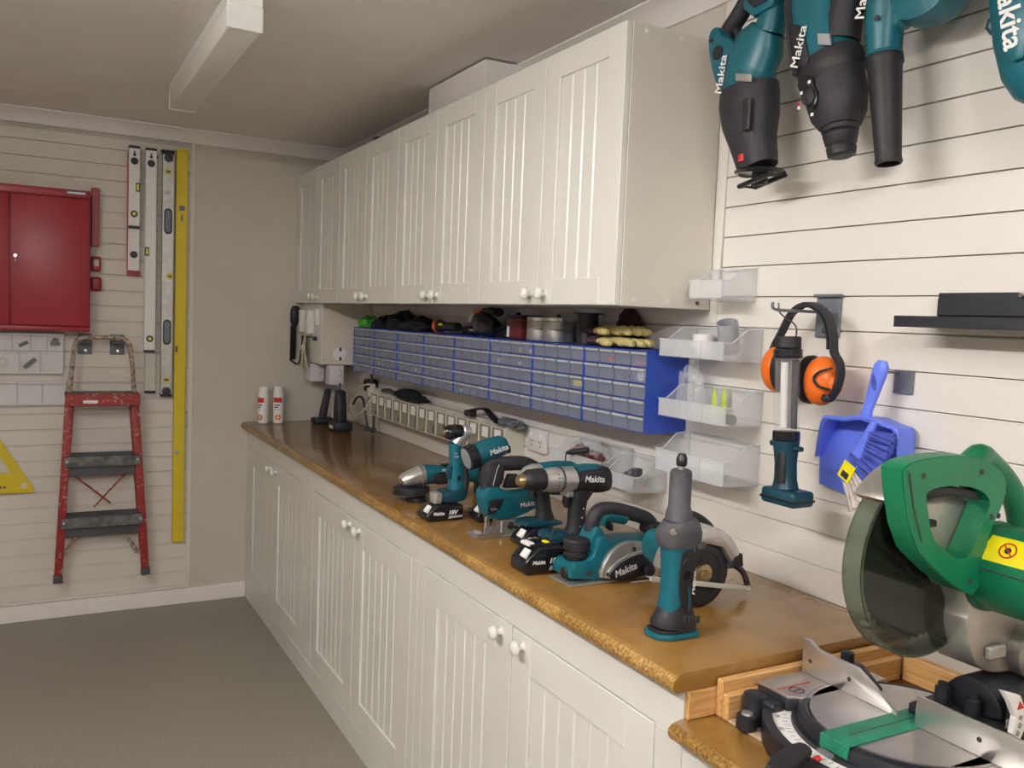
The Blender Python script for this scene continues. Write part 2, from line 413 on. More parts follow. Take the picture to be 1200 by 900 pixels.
def base_unit(label, ya, yb, doors, ztop, x=-.5196):
    t = thing('base_cabinet', label, 'cabinet', (-.26, (ya+yb)/2, 0), 'white cabinets under the bench')
    part('carcass', join(box(-.490, -.004, ya-.0165, ya-.0005, .0, ztop-.0005), box(-.490, -.004, yb+.0005, yb+.0165, .0, ztop-.0005), box(-.020, -.004, yb+.0165, ya-.0165, .0, ztop-.0005), box(-.490, -.020, yb+.0165, ya-.0165, .06, .076), box(-.490, -.020, yb+.0165, ya-.0165, ztop-.0165, ztop-.0005)), 'cabinet_white', t)
    xs = (x, -.4905)
    y0, y1, y2 = doors
    part('face_frame', join(box(*xs, yb+.0005, ya-.0005, .7795, ztop-.0005, .001) if ztop > .85 else box(*xs, yb+.0005, ya-.0005, .72, ztop-.0005, .001),
                            box(*xs, y0, ya-.0005, .088, .7795 if ztop > .85 else .72, .0008), box(*xs, yb+.0005, y2, .088, .7795 if ztop > .85 else .72, .0008)), 'cabinet_white', t)
    part('kick_board', box(x, -.4905, yb+.0005, ya-.0005, .0, .0865, .001), 'cabinet_white', t)
    zt = .7763 if ztop > .85 else .717
    door(t, x, y1, y0-.001, .0905, zt, .083, 6, -1, .748 if ztop > .85 else .69)
    door(t, x, y2+.001, y1, .0905, zt, .083, 6, 1, .748 if ztop > .85 else .69)
    return t
base_unit('white two-door base cabinet farthest along the bench, against the far wall', 0, -1.137, (-.06, -.563, -1.073), .866)
base_unit('white two-door base cabinet in the middle of the bench run', -1.137, -2.255, (-1.20, -1.70, -2.207), .866)
base_unit('white two-door base cabinet at the near end of the long worktop', -2.255, -3.391, (-2.303, -2.803, -3.320), .866)
base_unit('white base cabinet below the lower bench that carries the mitre saw', -3.391, -4.55, (-3.455, -3.97, -4.48), .786)
labs = ['white two-door wall cabinet in the far corner of the room', 'white two-door wall cabinet second from the far corner',
        'white two-door wall cabinet under the white cardboard box', 'white two-door wall cabinet nearest, with the bare end panel showing']
for k in range(4):
    ya, yb = -.7030*k, -.7030*(k+1)
    t = thing('wall_cabinet', labs[k], 'cabinet', (-.145, (ya+yb)/2, 1.507), 'white wall cabinets above the bench')
    part('carcass', box(-.2705, -.004, yb+.014, ya-.0005, 1.507, 2.148), 'cabinet_white', t)
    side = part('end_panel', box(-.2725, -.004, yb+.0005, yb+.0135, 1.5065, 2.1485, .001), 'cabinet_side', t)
    if k == 3:
        for zz in (1.522, 2.134):
            for xx in (-.235, -.135, -.045): part('screw_cap', cyl((xx, yb+.001, zz), NY, .005, .003, 10), 'white_plastic' if (zz, xx) != (1.522, -.045) else 'dark_metal', side)
    m_ = (ya+yb)/2
    door(t, -.2902, m_, ya-.0005, 1.507, 2.148, .066, 4, -1, 1.535)
    door(t, -.2902, yb+.0005, m_, 1.507, 2.148, .066, 4, 1, 1.535)

# ================================================================ worktops and timber
wt_ = solo('worktop', prY([(-.001, .8665), (-.001, .900), (-.527, .900), (-.543, .8965), (-.5515, .889), (-.5536, .880), (-.551, .871), (-.545, .8665)], -3.400, -.003, .0015), 'chipboard',
     'long varnished brown chipboard worktop on the white cabinets', 'worktop', ang=25)
lw_ = solo('low_worktop', prY([(-.001, .7865), (-.001, .818), (-.530, .818), (-.545, .8145), (-.5525, .808), (-.5536, .801), (-.550, .792), (-.543, .7865)], -4.55, -3.3925, .0015), 'chipboard',
     'lower chipboard worktop with a raw edge under the mitre saw', 'worktop', ang=25)
for o_ in (wt_, lw_):          # raw, flaky front edge
    o_.data.materials.append(MATS['chipboard_edge'])
    for p_ in o_.data.polygons:
        if p_.center.x+o_.location.x < -.5440: p_.material_index = 1
solo('base_board', box(-.462, -.075, -4.5, -3.4335, .8185, .8225, .001), 'pale_board', 'thin pale board lying under the mitre saw', 'board')
solo('timber_plank', box(-.520, -.004, -3.4035, -3.3925, .8185, .866, .0015), 'pine_x', 'upright pine plank standing under the near end of the long worktop', 'timber')
solo('timber_batten', box(-.464, -.004, -3.4185, -3.404, .8185, .8825, .0025), 'pine_x', 'taller rear pine batten across the end of the worktop', 'timber')
solo('timber_batten', box(-.464, -.034, -3.4335, -3.419, .8185, .8625, .0025), 'pine_x', 'shorter front pine batten with screw holes beside the mitre saw', 'timber')
solo('timber_batten', box(-.033, -.012, -4.4, -3.4345, .8185, .868, .0025), 'pine_y', 'pine batten along the slat wall behind the mitre saw', 'timber')

# ================================================================ far wall
t = thing('tool_cabinet', 'red steel two-door cabinet hung on the far slat wall', 'cabinet', (-1.55, -.075, 1.335))
part('carcass', box(-1.86, -1.246, -.135, -.004, 1.335, 1.957, .004, 2), 'red_steel', t)
part('header', box(-1.858, -1.248, -.1445, -.1355, 1.922, 1.956, .003, 2), 'red_steel', t)
part('lower_rail', box(-1.858, -1.248, -.1445, -.1355, 1.337, 1.356, .003, 2), 'red_steel', t)
for a, b in ((-1.852, -1.559), (-1.555, -1.252)):
    d = part('door', box(a, b, -.148, -.1355, 1.359, 1.919, .004, 2), 'red_steel', t)
    if b > -1.4:
        part('lock', join(cyl((-1.536, -.1475, 1.655), NY, .008, .006, 14, .001), box(-1.5375, -1.5345, -.156, -.148, 1.627, 1.651, .001)), 'chrome', d)
n = part('name_plate', box(-1.343, -1.262, -.1475, -.1448, 1.934, 1.951, .001), 'dark_metal', t)
part('plate_strip', box(-1.337, -1.268, -.1485, -.1474, 1.940, 1.945), 'silver_dull', n)
solo('red_bracket', box(-1.238, -1.206, -.055, -.004, 1.722, 1.985, .003), 'red_steel', 'tall narrow red holder beside the red steel cabinet', 'holder')
t = thing('magnet_clip', 'small red clip with a grey face beside the red cabinet', 'clip', (-1.217, -.03, 1.61))
part('body', box(-1.238, -1.198, -.045, -.004, 1.610, 1.678, .006, 2), 'red_steel', t)
part('face', box(-1.228, -1.207, -.049, -.0455, 1.632, 1.662, .001), 'grey_white_plastic', t)
solo('magnet_clip', box(-1.238, -1.194, -.045, -.004, 1.520, 1.584, .010, 3), 'red_steel', 'small all red clip below the grey faced clip', 'clip')

def level(label, x0, x1, z0, z1, y0, y1, m, vials, slots=(), ends=True, side=None, top_hole=True):
    t = thing('spirit_level', label, 'level', ((x0+x1)/2, y1, z0), 'levels hung on the far wall'); cx = (x0+x1)/2; w = x1-x0
    part('beam', join(box(x0, x1, y0, y0+.004, z0, z1, .001), box(x0, x1, y1-.004, y1, z0, z1, .001), box(x0, x0+.004, y0+.004, y1-.004, z0, z1), box(x1-.004, x1, y0+.004, y1-.004, z0, z1)), m, t)
    if ends:
        for a, b in ((z0-.012, z0), (z1, z1+.012)): part('end_cap', box(x0-.001, x1+.001, y0-.001, y1, a, b, .002), 'black_satin', t)
    if top_hole: part('hang_hole', join(cyl((cx, y0, z1-.03), NY, .0065, .0012, 12), box(cx-.003, cx+.003, y0-.0012, y0, z1-.03, z1-.012)), 'black_satin', t)
    for (dx, z, kind) in vials:
        x = cx+dx*w
        if kind == 'ring':
            r = part('vial_ring', cyl((x, y0, z), NY, .0155, .003, 18, .001), 'black_satin', t)
            part('vial', cyl((x, y0-.003, z), NY, .0085, .0012, 12), 'lime', r)
        elif kind == 'dark': part('vial_ring', join(cyl((x, y0, z), NY, .0165, .003, 18, .001), box(x-.011, x+.011, y0-.0042, y0-.003, z-.003, z+.003)), 'black_satin', t)
        elif kind == 'yellow':
            r = part('vial_ring', cyl((x, y0, z), NY, .0155, .003, 18, .001), 'yellow', t)
            part('vial', box(x-.009, x+.009, y0-.0042, y0-.003, z-.005, z+.005), 'dark_metal', r)
        else:
            r = part('vial_frame', box(x-.009, x+.009, y0-.003, y0, z-.02, z+.02, .001), 'black_satin', t)
            part('vial', box(x-.0055, x+.0055, y0-.0042, y0-.003, z-.014, z+.014), 'lime', r)
    for (z, h) in slots:
        p = [(cx+.018*math.cos(math.radians(q)), z+h+.018*math.sin(math.radians(q))) for q in range(0, 181, 20)]+[(cx+.018*math.cos(math.radians(q)), z-h+.018*math.sin(math.radians(q))) for q in range(180, 361, 20)]
        q = part('hand_slot', prY(p, y0-.003, y0, .001), 'black_satin', t)
        p2 = [(cx+(a-cx)*.66, z+(b-z)*.88) for a, b in p]; part('slot_recess', prY(p2, y0-.0042, y0-.003), 'hook_grey', q)
    if side: part('edge_strip', box(x0-.004, x0-.0005, y0+.002, y1, z0, z1), side, t)
    return t
level('short white level with black end caps hung over a red-edged level', -1.084, -1.038, 1.828, 2.180, -.060, -.034, 'white_plastic', [(0, 2.122, 'dark'), (.32, 2.004, 'vert'), (0, 1.882, 'ring')])
level('red-edged silver level mostly hidden behind the short white level', -1.083, -1.034, 1.624, 2.165, -.030, -.006, 'white_plastic', [(0, 1.697, 'dark')], ends=False, side='red_plain', top_hole=False)
solo('red_strip', box(-1.086, -1.030, -.026, -.006, 1.600, 1.622, .001), 'red_steel', 'red end block just under the red-edged level', 'block')
level('long white level with a lime vial second from the yellow straightedge', -1.013, -.966, 1.255, 2.178, -.060, -.034, 'white_plastic', [(0, 2.119, 'dark'), (-.32, 1.714, 'vert'), (0, 1.308, 'ring')])
level('silver level hanging lower behind the long white level', -1.006, -.959, 1.060, 2.150, -.030, -.006, 'grey_white_plastic', [], top_hole=False)
lv = level('silver level with black hand slots and yellow vials', -.938, -.888, 1.046, 2.170, -.050, -.006, 'silver_dull', [(0, 2.092, 'yellow'), (.2, 1.605, 'yellow'), (0, 1.114, 'yellow')], slots=((1.862, .042), (1.341, .042)), top_hole=False)
for z in (2.155, 1.060):
    part('end_loop', prY(disc2(-.913, z, .020, 16), -.055, -.0505, .001), 'black_satin', lv)
part('top_hook', box(-.945, -.885, -.052, -.008, 2.184, 2.192, .002), 'black_satin', lv)
part('sticker', box(-.926, -.904, -.0512, -.0503, 1.985, 2.003), 'grey_pvc', lv)
t = thing('straightedge', 'long yellow straightedge, the tallest item on the far wall', 'straightedge', (-.846, -.006, .325), 'levels hung on the far wall')
part('beam', box(-.876, -.824, -.034, -.006, .328, 2.196, .002), 'yellow', t)
for a, b in ((.318, .329), (2.195, 2.206)): part('end_cap', box(-.877, -.823, -.035, -.006, a, b, .002), 'yellow', t)
part('maker_mark', join(box(-.862, -.836, -.0352, -.0342, 1.918, 1.942), box(-.853, -.846, -.0352, -.0342, 1.868, 1.902)), 'hook_grey', t)
part('sticker', box(-.868, -.852, -.0352, -.0342, .752, .768), 'grey_pvc', t)
part('sticker', box(-.872, -.862, -.0352, -.0342, 1.245, 1.275), 'dark_metal', t)

# clear parts boxes under the red cabinet
def organizer(label, x0, x1, zrows, cols, y0=-.036):
    t = thing('parts_box', label, 'parts box', (x1, -.004, zrows[0]), 'parts boxes on the far wall'); z0, z1 = zrows[0], zrows[-1]; yb = -.004
    part('back', box(x0, x1, yb-.003, yb, z0, z1), 'paper_white', t)
    part('rim', join(box(x0, x1, y0, yb-.003, z0, z0+.004), box(x0, x1, y0, yb-.003, z1-.004, z1), box(x0, x0+.004, y0, yb-.003, z0+.004, z1-.004), box(x1-.004, x1, y0, yb-.003, z0+.004, z1-.004)), 'white_plastic', t)
    for i in range(1, len(zrows)-1): part('divider', box(x0+.004, x1-.004, y0+.002, yb-.003, zrows[i]-.002, zrows[i]+.002), 'clear_edge', t)
    for i, cs in enumerate(cols):
        for c in cs: part('divider', box(c-.0015, c+.0015, y0+.002, yb-.003, zrows[i]+.002, zrows[i+1]-.002), 'clear_edge', t)
    part('lid', box(x0+.004, x1-.004, y0-.002, y0, z0+.004, z1-.004), 'lid_film', t)
    part('hinge_strip', box(x0, x1, y0-.004, y0+.001, z1-.007, z1, .001), 'white_plastic', t)
    return t
organizer('upper clear divided box with small parts below the red cabinet', -1.80, -1.350, (1.139, 1.240, 1.319), ((-1.525, -1.442), (-1.551, -1.479, -1.415)))
organizer('lower single-row clear divided box beside the red ladder', -1.80, -1.339, (.997, 1.103), ((-1.532, -1.435),))
solo('drill_bit', tube([(-1.505, -.02, 1.165), (-1.460, -.02, 1.205)], .010, 10, 0), 'worn_grey', 'grey bolt lying slanted in the upper clear parts box', 'bolt')
solo('pencil_stub', tube([(-1.525, -.012, 1.262), (-1.490, -.012, 1.280)], .008, 10, 0), 'black_satin', 'short black rod in the top row of the upper parts box', 'rod')
solo('steel_part', lump((-1.382, -.014, 1.265), .018, .008, .022, 3), 'worn_grey', 'dark lumpy fitting in the top right cell of the upper parts box', 'fitting')
solo('copper_ring', hoop(.012, .022, .006, (-1.588, -.012, 1.188), NY, 20), 'pink_white', 'pinkish ring in the lower left cell of the upper parts box', 'ring')

# yellow rafter square, cut by the left edge of the picture
sq = [(-1.83, .612), (-1.83, .600), (-1.464, .600), (-1.464, .612), (-1.648, .925), (-1.655, .925)]
bmq = bmesh.new()
def ringf(outer, inner, y0, y1):
    # flat plate with one matching hole
    vs, fs, n = [], [], len(outer)
    for y in (y0, y1):
        for p in outer: vs.append(V(p[0], y, p[1]))
        for p in inner: vs.append(V(p[0], y, p[1]))
    for i in range(n):
        j = (i+1) % n
        fs += [[i, j, n+j, n+i], [2*n+i, 3*n+i, 3*n+j, 2*n+j], [i, 2*n+i, 2*n+j, j], [n+i, n+j, 3*n+j, 3*n+i]]
    return vs, fs
bmq.free()
t = thing('rafter_square', 'yellow triangular rafter square at the left edge of the view', 'square', (-1.6, -.006, .60))
part('plate', ringf([(-1.835, .601), (-1.466, .601), (-1.466, .614), (-1.650, .932)], [(-1.735, .690), (-1.562, .690), (-1.562, .700), (-1.650, .850)], -.016, -.006), 'yellow', t)
part('marking', join(*[box(-1.635+.016*k, -1.635+.016*k+.010, -.0168, -.016, .622, .632) for k in range(4)]), 'dark_metal', t)
part('fence', box(-1.835, -1.466, -.026, -.0165, .600, .608, .001), 'yellow', t)
part('hole', cyl((-1.506, -.016, .632), NY, .013, .0008, 18), 'cream_wall', t)

# ---------------------------------------------------------------- red stepladder on two grey hooks
for i, (a, b, lab) in enumerate(((-1.291, -1.231, 'left grey steel hook plate holding the ladder hoop'), (-1.156, -1.094, 'right grey steel hook plate holding the ladder hoop'))):
    t = thing('hook_plate', lab, 'hook', ((a+b)/2, -.004, 1.225), 'ladder hooks')
    part('plate', box(a, b, -.008, -.0035, 1.228, 1.322, .001), 'hook_grey', t)
    part('hook_arm', box(a+.006, b-.006, -.128, -.008, 1.2855, 1.2905, .0015), 'hook_grey', t)
    part('screw', lathe([(.008, 0), (.007, .003), (.003, .004)], ((a+b)/2+.003, -.008, 1.245), NY, 12), 'chrome', t)
t = thing('stepladder', 'small folded red stepladder with paint spatters hung on the far wall', 'ladder', (-1.19, -.06, .20))
part('hoop', tube([(-1.330, -.118, 1.02), (-1.322, -.118, 1.12), (-1.312, -.118, 1.22), (-1.302, -.118, 1.285), (-1.275, -.118, 1.307), (-1.235, -.118, 1.311), (-1.15, -.118, 1.311), (-1.110, -.118, 1.307), (-1.084, -.118, 1.285), (-1.072, -.118, 1.22), (-1.064, -.118, 1.12), (-1.056, -.118, 1.02)], .0105, 10), 'chipped_grey', t)
for s, (xt, xb) in ((-1, (-1.327, -1.372)), (1, (-1.058, -1.006))):
    for nm, g, m_ in (('leg', prism([(xt-.017, 1.035), (xt+.017, 1.035), (xb+.017, .205), (xb-.017, .205)], lambda x, z: V(x, -.135, z), lambda x, z: V(x, -.108, z), .003), 'chipped_red'),):
        lg = part(nm, g, m_, t)
        part('rubber_foot', prism([(xb-.020, .198), (xb+.020, .198), (xb+.019, .235), (xb-.019, .235)], lambda x, z: V(x, -.139, z), lambda x, z: V(x, -.104, z), .004), 'worn_grey', lg)
        part('rear_leg', tube([(xt*1.0+s*(-.012), -.085, 1.00), (xb-s*.012, -.050, .30)], .009, 8, 0), 'chipped_red', t)
cp = part('top_step', box(-1.345, -1.040, -.175, -.045, 1.040, 1.062, .004), 'worn_tread', t)
part('top_step_front', box(-1.345, -1.040, -.181, -.1765, 1.006, 1.062, .004), 'chipped_red', t)
part('maker_plate', box(-1.275, -1.215, -.1830, -.1812, 1.018, 1.032), 'paper_white', t)
for (zz, xa, xb) in ((.775, -1.349, -1.035), (.497, -1.362, -1.020)):
    st = part('step', join(box(xa, xb, -.150, -.030, zz-.004, zz, .001), box(xa, xb, -.156, -.150, zz-.048, zz+.001, .002)), 'worn_tread', t)
    part('tread_ribs', join(*[box(xa+.02, xb-.02, -.142+.016*k, -.136+.016*k, zz, zz+.0025) for k in range(7)]), 'dark_metal', st)
    part('shade_plate', box(xa+.004, xb-.004, -.118, -.112, zz-.095, zz-.006, .002), 'dark_metal', st)  # added dark plate, stands in for the shade under the step
    part('rivet', join(*[cyl((xq, -.156, zz-.02), NY, .006, .005, 10) for xq in (xa+.012, xb-.012)]), 'silver_dull', st)
for a, b in (((-1.315, .690), (-1.155, .545)), ((-1.085, .690), (-1.225, .530))):
    part('cross_brace', tube([(a[0], -.095, a[1]), (b[0], -.095, b[1])], .004, 6, 0), 'chipped_red', t)
for a, b in (((-1.255, .455), (-1.352, .315)), ((-1.128, .455), (-1.038, .300))):
    part('lower_brace', box(-.012, .012, -.004, .004, 0, (V(a[0]-b[0], 0, a[1]-b[1])).length), 'chipped_grey', t) if False else \
        part('lower_brace', prism([(a[0]-.011, a[1]), (a[0]+.011, a[1]), (b[0]+.011, b[1]), (b[0]-.011, b[1])], lambda x, z: V(x, -.100, z), lambda x, z: V(x, -.094, z), .001), 'chipped_grey', t)

# ================================================================ far corner: white switch box, radio handset, phones, spray cans
t = thing('switch_box', 'pinkish white switch box with a power outlet under the far wall cabinets', 'switch box', (-.13, -.175, 1.212))
part('case', box(-.250, -.004, -.345, -.004, 1.212, 1.5055, .002), 'pink_white', t)
part('cover_edge', box(-.2535, -.2505, -.345, -.004, 1.214, 1.5055), 'white_plastic', t)
o_ = part('outlet', cyl((-.158, -.3452, 1.265), NY, .034, .005, 24, .002), 'paper_white', t)
for zz in (1.288, 1.242): part('socket', join(box(-.163, -.153, -.3515, -.3503, zz-.009, zz+.009)), 'dark_gap', o_)
part('screw', join(cyl((-.237, -.345, 1.235), NY, .005, .003, 10), cyl((-.237, -.345, 1.488), NY, .005, .003, 10)), 'silver_dull', t)
t = thing('radio_handset', 'black radio microphone with a coiled cord on the far wall', 'microphone', (-.296, -.02, 1.19))
part('body', loft([((-.300, -.022, 1.395), .014, .010), ((-.299, -.024, 1.412), .023, .015), ((-.297, -.026, 1.45), .026, .017), ((-.296, -.026, 1.478), .024, .015), ((-.296, -.024, 1.490), .014, .009)], (0, 1, 0)), 'black_satin', t)
cl = [(-.305+.013*math.cos(k*1.25)-(.000 if k < 60 else 0), -.022+.009*math.sin(k*1.25), 1.392-k*.0021) for k in range(0, 84)]
part('coiled_cord', tube(cl+[(-.285, -.022, 1.195), (-.268, -.022, 1.21), (-.264, -.022, 1.25), (-.258, -.03, 1.33)], .0045, 5, 2), 'black_satin', t)
for i, (yy, zz, r, h, lab) in enumerate(((-.065, 1.36, .022, .115, 'white plastic holder nearest the radio microphone on the switch box'), (-.135, 1.36, .012, .12, 'thin white tube between the two white holders'), (-.215, 1.355, .026, .12, 'wider white plastic holder near the front corner of the switch box'), (-.305, 1.40, .014, .08, 'small white clip at the front edge of the switch box'))):
    t = thing('wall_holder', lab, 'holder', (-.262, yy, zz), 'white holders on the side of the switch box')
    part('body', box(-.2535-1.5*r, -.254, yy-r, yy+r, zz, zz+h, r*.35, 3), 'white_plastic', t)
    part('slot', box(-.2542-1.5*r, -.2532-1.5*r, yy-r*.3, yy+r*.3, zz+h*.55, zz+h*.8), 'grey_white_plastic', t)
solo('key_bunch', join(lump((-.262, -.055, 1.325), .008, .030, .012, 5), lump((-.262, -.265, 1.325), .008, .026, .012, 8), tube([(-.260, -.055, 1.335), (-.2575, -.16, 1.340), (-.260, -.265, 1.335)], .003, 6)), 'dark_metal', 'dark metal keys and clips hanging below the white holders', 'keys')
t = thing('cloth_strap', 'cream cotton tape tied in a bundle hanging beside the switch box', 'strap', (-.28, -.14, 1.18))
for k, (ya, yb, zb, wd_) in enumerate(((-.09, -.06, 1.185, .05), (-.12, -.115, 1.178, .05), (-.15, -.18, 1.185, .05), (-.17, -.235, 1.19, .045), (-.19, -.14, 1.20, .04))):
    part('tape', ribbon([(-.268-.004*k, (ya+yb)/2*.5-.07, 1.335), (-.276-.004*k, ya, 1.29), (-.272-.005*k, (ya*.4+yb*.6), 1.235), (-.268-.006*k, yb, zb)], (.3, 1, .2), wd_, .004), 'cream_cloth', t)
part('knot', ball((-.285, -.14, 1.283), .012, .026, .016), 'cream_cloth', t)
part('cord', tube([(-.27, -.16, 1.43), (-.278, -.15, 1.36), (-.28, -.14, 1.29)], .004, 6), 'cream_cloth', t)
solo('white_carton', box(-.204, -.130, -.335, -.27, 1.104, 1.192, .004), 'lilac_white', 'small lilac white box under the switch box, the nearer one', 'box', 'small boxes under the switch box') if False else None
for i, (xa, xb, ya, yb, za, zb, lab) in enumerate(((-.205, -.134, -.34, -.26, 1.112, 1.2115, 'nearer lilac white plug pack below the switch box'), (-.262, -.190, -.20, -.10, 1.118, 1.2115, 'farther lilac white plug pack below the switch box'))):
    t = thing('plug_pack', lab, 'plug pack', ((xa+xb)/2, (ya+yb)/2, za), 'plug packs below the switch box')
    part('body', box(xa, xb, ya, yb, za, zb-.002, .006, 2), 'lilac_white', t)
    part('seam', tube([(xb-.02, ya-.001, zb-.02), (xb-.012, ya-.001, zb-.045), (xb-.03, ya-.001, zb-.055)], .0012, 5), 'hook_grey', t)
for i, (cx, lab, pr) in enumerate(((-.464, 'left white and red spray can on the far end of the worktop', -1), (-.388, 'right white and red spray can on the far end of the worktop', .25))):
    cy = -.085; t = thing('spray_can', lab, 'spray can', (cx, cy, .9), 'spray cans on the worktop')
    part('can', lathe([(.024, 0), (.026, .002), (.026, .150), (.0245, .153)], (cx, cy, .9005), Z_, 28), 'paper_white', t)
    part('cap', lathe([(.0245, 0), (.0245, .026), (.0225, .031), (.001, .032)], (cx, cy, 1.0535), Z_, 28), 'white_plastic', t)
    def patch(z0, z1, a0, a1, m_, nm):
        vs, fs = [], []; n = 8
        for z in (z0, z1):
            for k in range(n+1):
                a = math.radians(a0+(a1-a0)*k/n); vs.append(V(cx+.0264*math.sin(a), cy-.0264*math.cos(a), z))
        for k in range(n): fs.append([k, k+1, n+2+k, n+1+k])
        part(nm, (vs, fs), m_, t)
    sh = -30+pr*22
    patch(1.005, 1.030, sh-52, sh+48, 'red_plain', 'red_band'); patch(.990, .996, sh-35, sh+30, 'dark_metal', 'print_line'); patch(.979, .985, sh-35, sh+12, 'dark_metal', 'print_line'); patch(.968, .970, sh-30, sh+20, 'hook_grey', 'print_line')
    a = math.radians(sh+8); o = V(cx+.0268*math.sin(a), cy-.0268*math.cos(a), .932)
    part('flame_disc', cyl(o, (math.sin(a), -math.cos(a), 0), .014, .0006, 18), 'orange_print', t)
    part('flame', lathe([(.001, 0), (.006, .006), (.004, .012), (.0005, .018)], o+V(.0006*math.sin(a), -.0006*math.cos(a), -.009), Z_, 8), 'paper_white', t)

# cordless phone and two-way radio in chargers
t = thing('cordless_phone', 'slim black cordless phone leaning in a flat charger on the worktop', 'phone', (-.185, -.15, .9))
part('cradle', box(-.228, -.122, -.185, -.10, .9005, .930, .006, 2), 'black_satin', t)
part('handset', loft([((-.178, -.145, .928), .021, .013), ((-.172, -.143, .97), .020, .012), ((-.158, -.138, 1.03), .019, .011), ((-.150, -.135, 1.066), .017, .010), ((-.148, -.134, 1.076), .009, .006)], (0, 1, 0)), 'charcoal', t)
t = thing('two_way_radio', 'black two way radio with a silver edge standing in a charger', 'radio', (-.175, -.41, .9))
part('cradle', box(-.215, -.125, -.47, -.36, .9005, .945, .008, 2), 'black_satin', t)
part('body', prism([(-.36, .94), (-.455, .94), (-.445, 1.03), (-.43, 1.09), (-.38, 1.095), (-.365, 1.05)], lambda y, z: V(-.192, y, z), lambda y, z: V(-.150, y, z), .005), 'black_satin', t)
part('silver_edge', tube([(-.194, -.366, .955), (-.195, -.372, 1.02), (-.194, -.388, 1.085)], .004, 6), 'silver', t)
part('display', box(-.2165, -.2152, -.44, -.39, .912, .926), 'white_plastic', t)
part('antenna', tube([(-.165, -.375, 1.09), (-.163, -.372, 1.125)], .006, 8, 0), 'black_satin', t)
solo('white_cable', tube([(-.06, -.60, 1.115), (-.08, -.56, 1.135), (-.10, -.47, 1.11), (-.11, -.385, 1.06), (-.11, -.345, 1.01), (-.11, -.40, .972), (-.10, -.485, .985), (-.09, -.565, 1.03), (-.07, -.60, 1.09)], .0045, 8), 'cream_cloth', 'looped off white cable hanging at the far end of the bin rail', 'cable')
for pts, lab in (([(-.05, -.51, 1.188), (-.05, -.512, 1.12), (-.05, -.53, 1.05), (-.05, -.545, .97), (-.05, -.548, .912)], 'black power lead hanging from below the blue drawers'),
                 ([(-.09, -.36, 1.02), (-.09, -.42, 1.06), (-.09, -.50, 1.06), (-.085, -.53, .99), (-.075, -.54, .92)], 'black looping lead behind the white cable')):
    t = thing('power_lead', lab, 'lead', pts[-1], 'black leads in the far corner')
    part('cord', tube(pts, .0055, 8), 'black_satin', t)
    part('plug', loft([(pts[-1], .012, .010), (tuple(a+b for a, b in zip(pts[-1], (-.006, -.012, .003))), .016, .013), (tuple(a+b for a, b in zip(pts[-1], (-.012, -.03, .004))), .013, .011)]), 'black_rubber', t)
solo('plug_adaptor', join(lump((-.07, -.535, 1.045), .030, .035, .035, 2, .2), lump((-.055, -.44, 1.055), .02, .035, .02, 6, .3)), 'black_rubber', 'black adaptor blocks bundled at the far end of the bin rail', 'adaptor') if False else None
t = thing('double_adaptor', 'white plug adaptor at the far end of the bin rail', 'adaptor', (-.055, -.545, 1.075))
part('body', box(-.085, -.012, -.568, -.530, 1.075, 1.118, .006, 2), 'grey_white_plastic', t)
part('pin_plug', cyl((-.06, -.549, 1.118), Z_, .014, .018, 12, .003), 'white_plastic', t)
solo('adaptor_block', box(-.060, -.003, -.47, -.41, 1.09, 1.15, .010, 3), 'black_rubber', 'black power adaptor plugged in on the wall beyond the bin rail', 'adaptor')

# ================================================================ blue drawer units (8 side by side, 4 x 5 drawers each)
UW, UZ0, UZ1, UXF = .2835, 1.193, 1.4015, -.132
def drawer_unit_proto():
    t = thing('drawer_unit', '', 'drawer unit', (0, 0, 0), 'blue drawer units')
    h = (UZ1-UZ0); cw = (UW-.001)/4; rh = (h-.004)/5
    g = [box(-.004, -.002, 0, -UW+.001, UZ0, UZ1), box(UXF+.004, -.004, 0, -.0015, UZ0, UZ1), box(UXF+.004, -.004, -UW+.0015, -UW+.001, UZ0, UZ1)]
    for r in range(6): g.append(box(UXF+.004, -.004, -.0015, -UW+.0015, UZ0+.0005+r*rh, UZ0+.0025+r*rh))
    for c in range(1, 4): g.append(box(UXF+.006, -.004, -c*cw-.001, -c*cw+.001, UZ0+.0025, UZ1-.001))
    g += [box(UXF-.002, UXF+.004, -.0019, 0, UZ0, UZ1), box(UXF-.002, UXF+.004, -UW+.001, -UW+.0028, UZ0, UZ1)]
    part('housing', join(*g), 'blue_plastic', t, ang=20)
    first = None
    for r in range(5):
        for c in range(4):
            if first is None:
                y0, y1 = -.0022, -cw+.0018; z0, z1 = UZ0+.003, UZ0+.0005+rh-.0012
                g = join(box(UXF+.001, UXF+.003, y1, y0, z0, z1), box(UXF+.003, -.012, y1, y1+.0015, z0, z1-.006), box(UXF+.003, -.012, y0-.0015, y0, z0, z1-.006),
                         box(UXF+.003, -.012, y1+.0015, y0-.0015, z0, z0+.0015), box(UXF-.005, UXF+.001, y1+.0035, y0-.0035, z1-.0075, z1-.0005, .0008))
                first = part('drawer', g, 'drawer_front', t, ang=20)
                first.data.materials.append(MATS['clear_edge'])
                for p_ in first.data.polygons:
                    if p_.center.x < UXF-.001: p_.material_index = 1
            else:
                d = first.copy(); COL.objects.link(d); d.parent = t; d.location = (0, -c*cw, r*rh)
    return t
ulab = ['blue drawer unit at the far end beside the switch box, green rag on top', 'blue drawer unit second from the far end, below the black cloths', 'blue drawer unit third from the far end, below the black and yellow torch',
        'blue drawer unit fourth from the far end', 'blue drawer unit below the black lamp with a bright stripe', 'blue drawer unit below the dark red tin',
        'blue drawer unit second from the near end, below the black spool', 'blue drawer unit at the near end, below the work gloves, its bare blue side showing']
u0 = drawer_unit_proto()
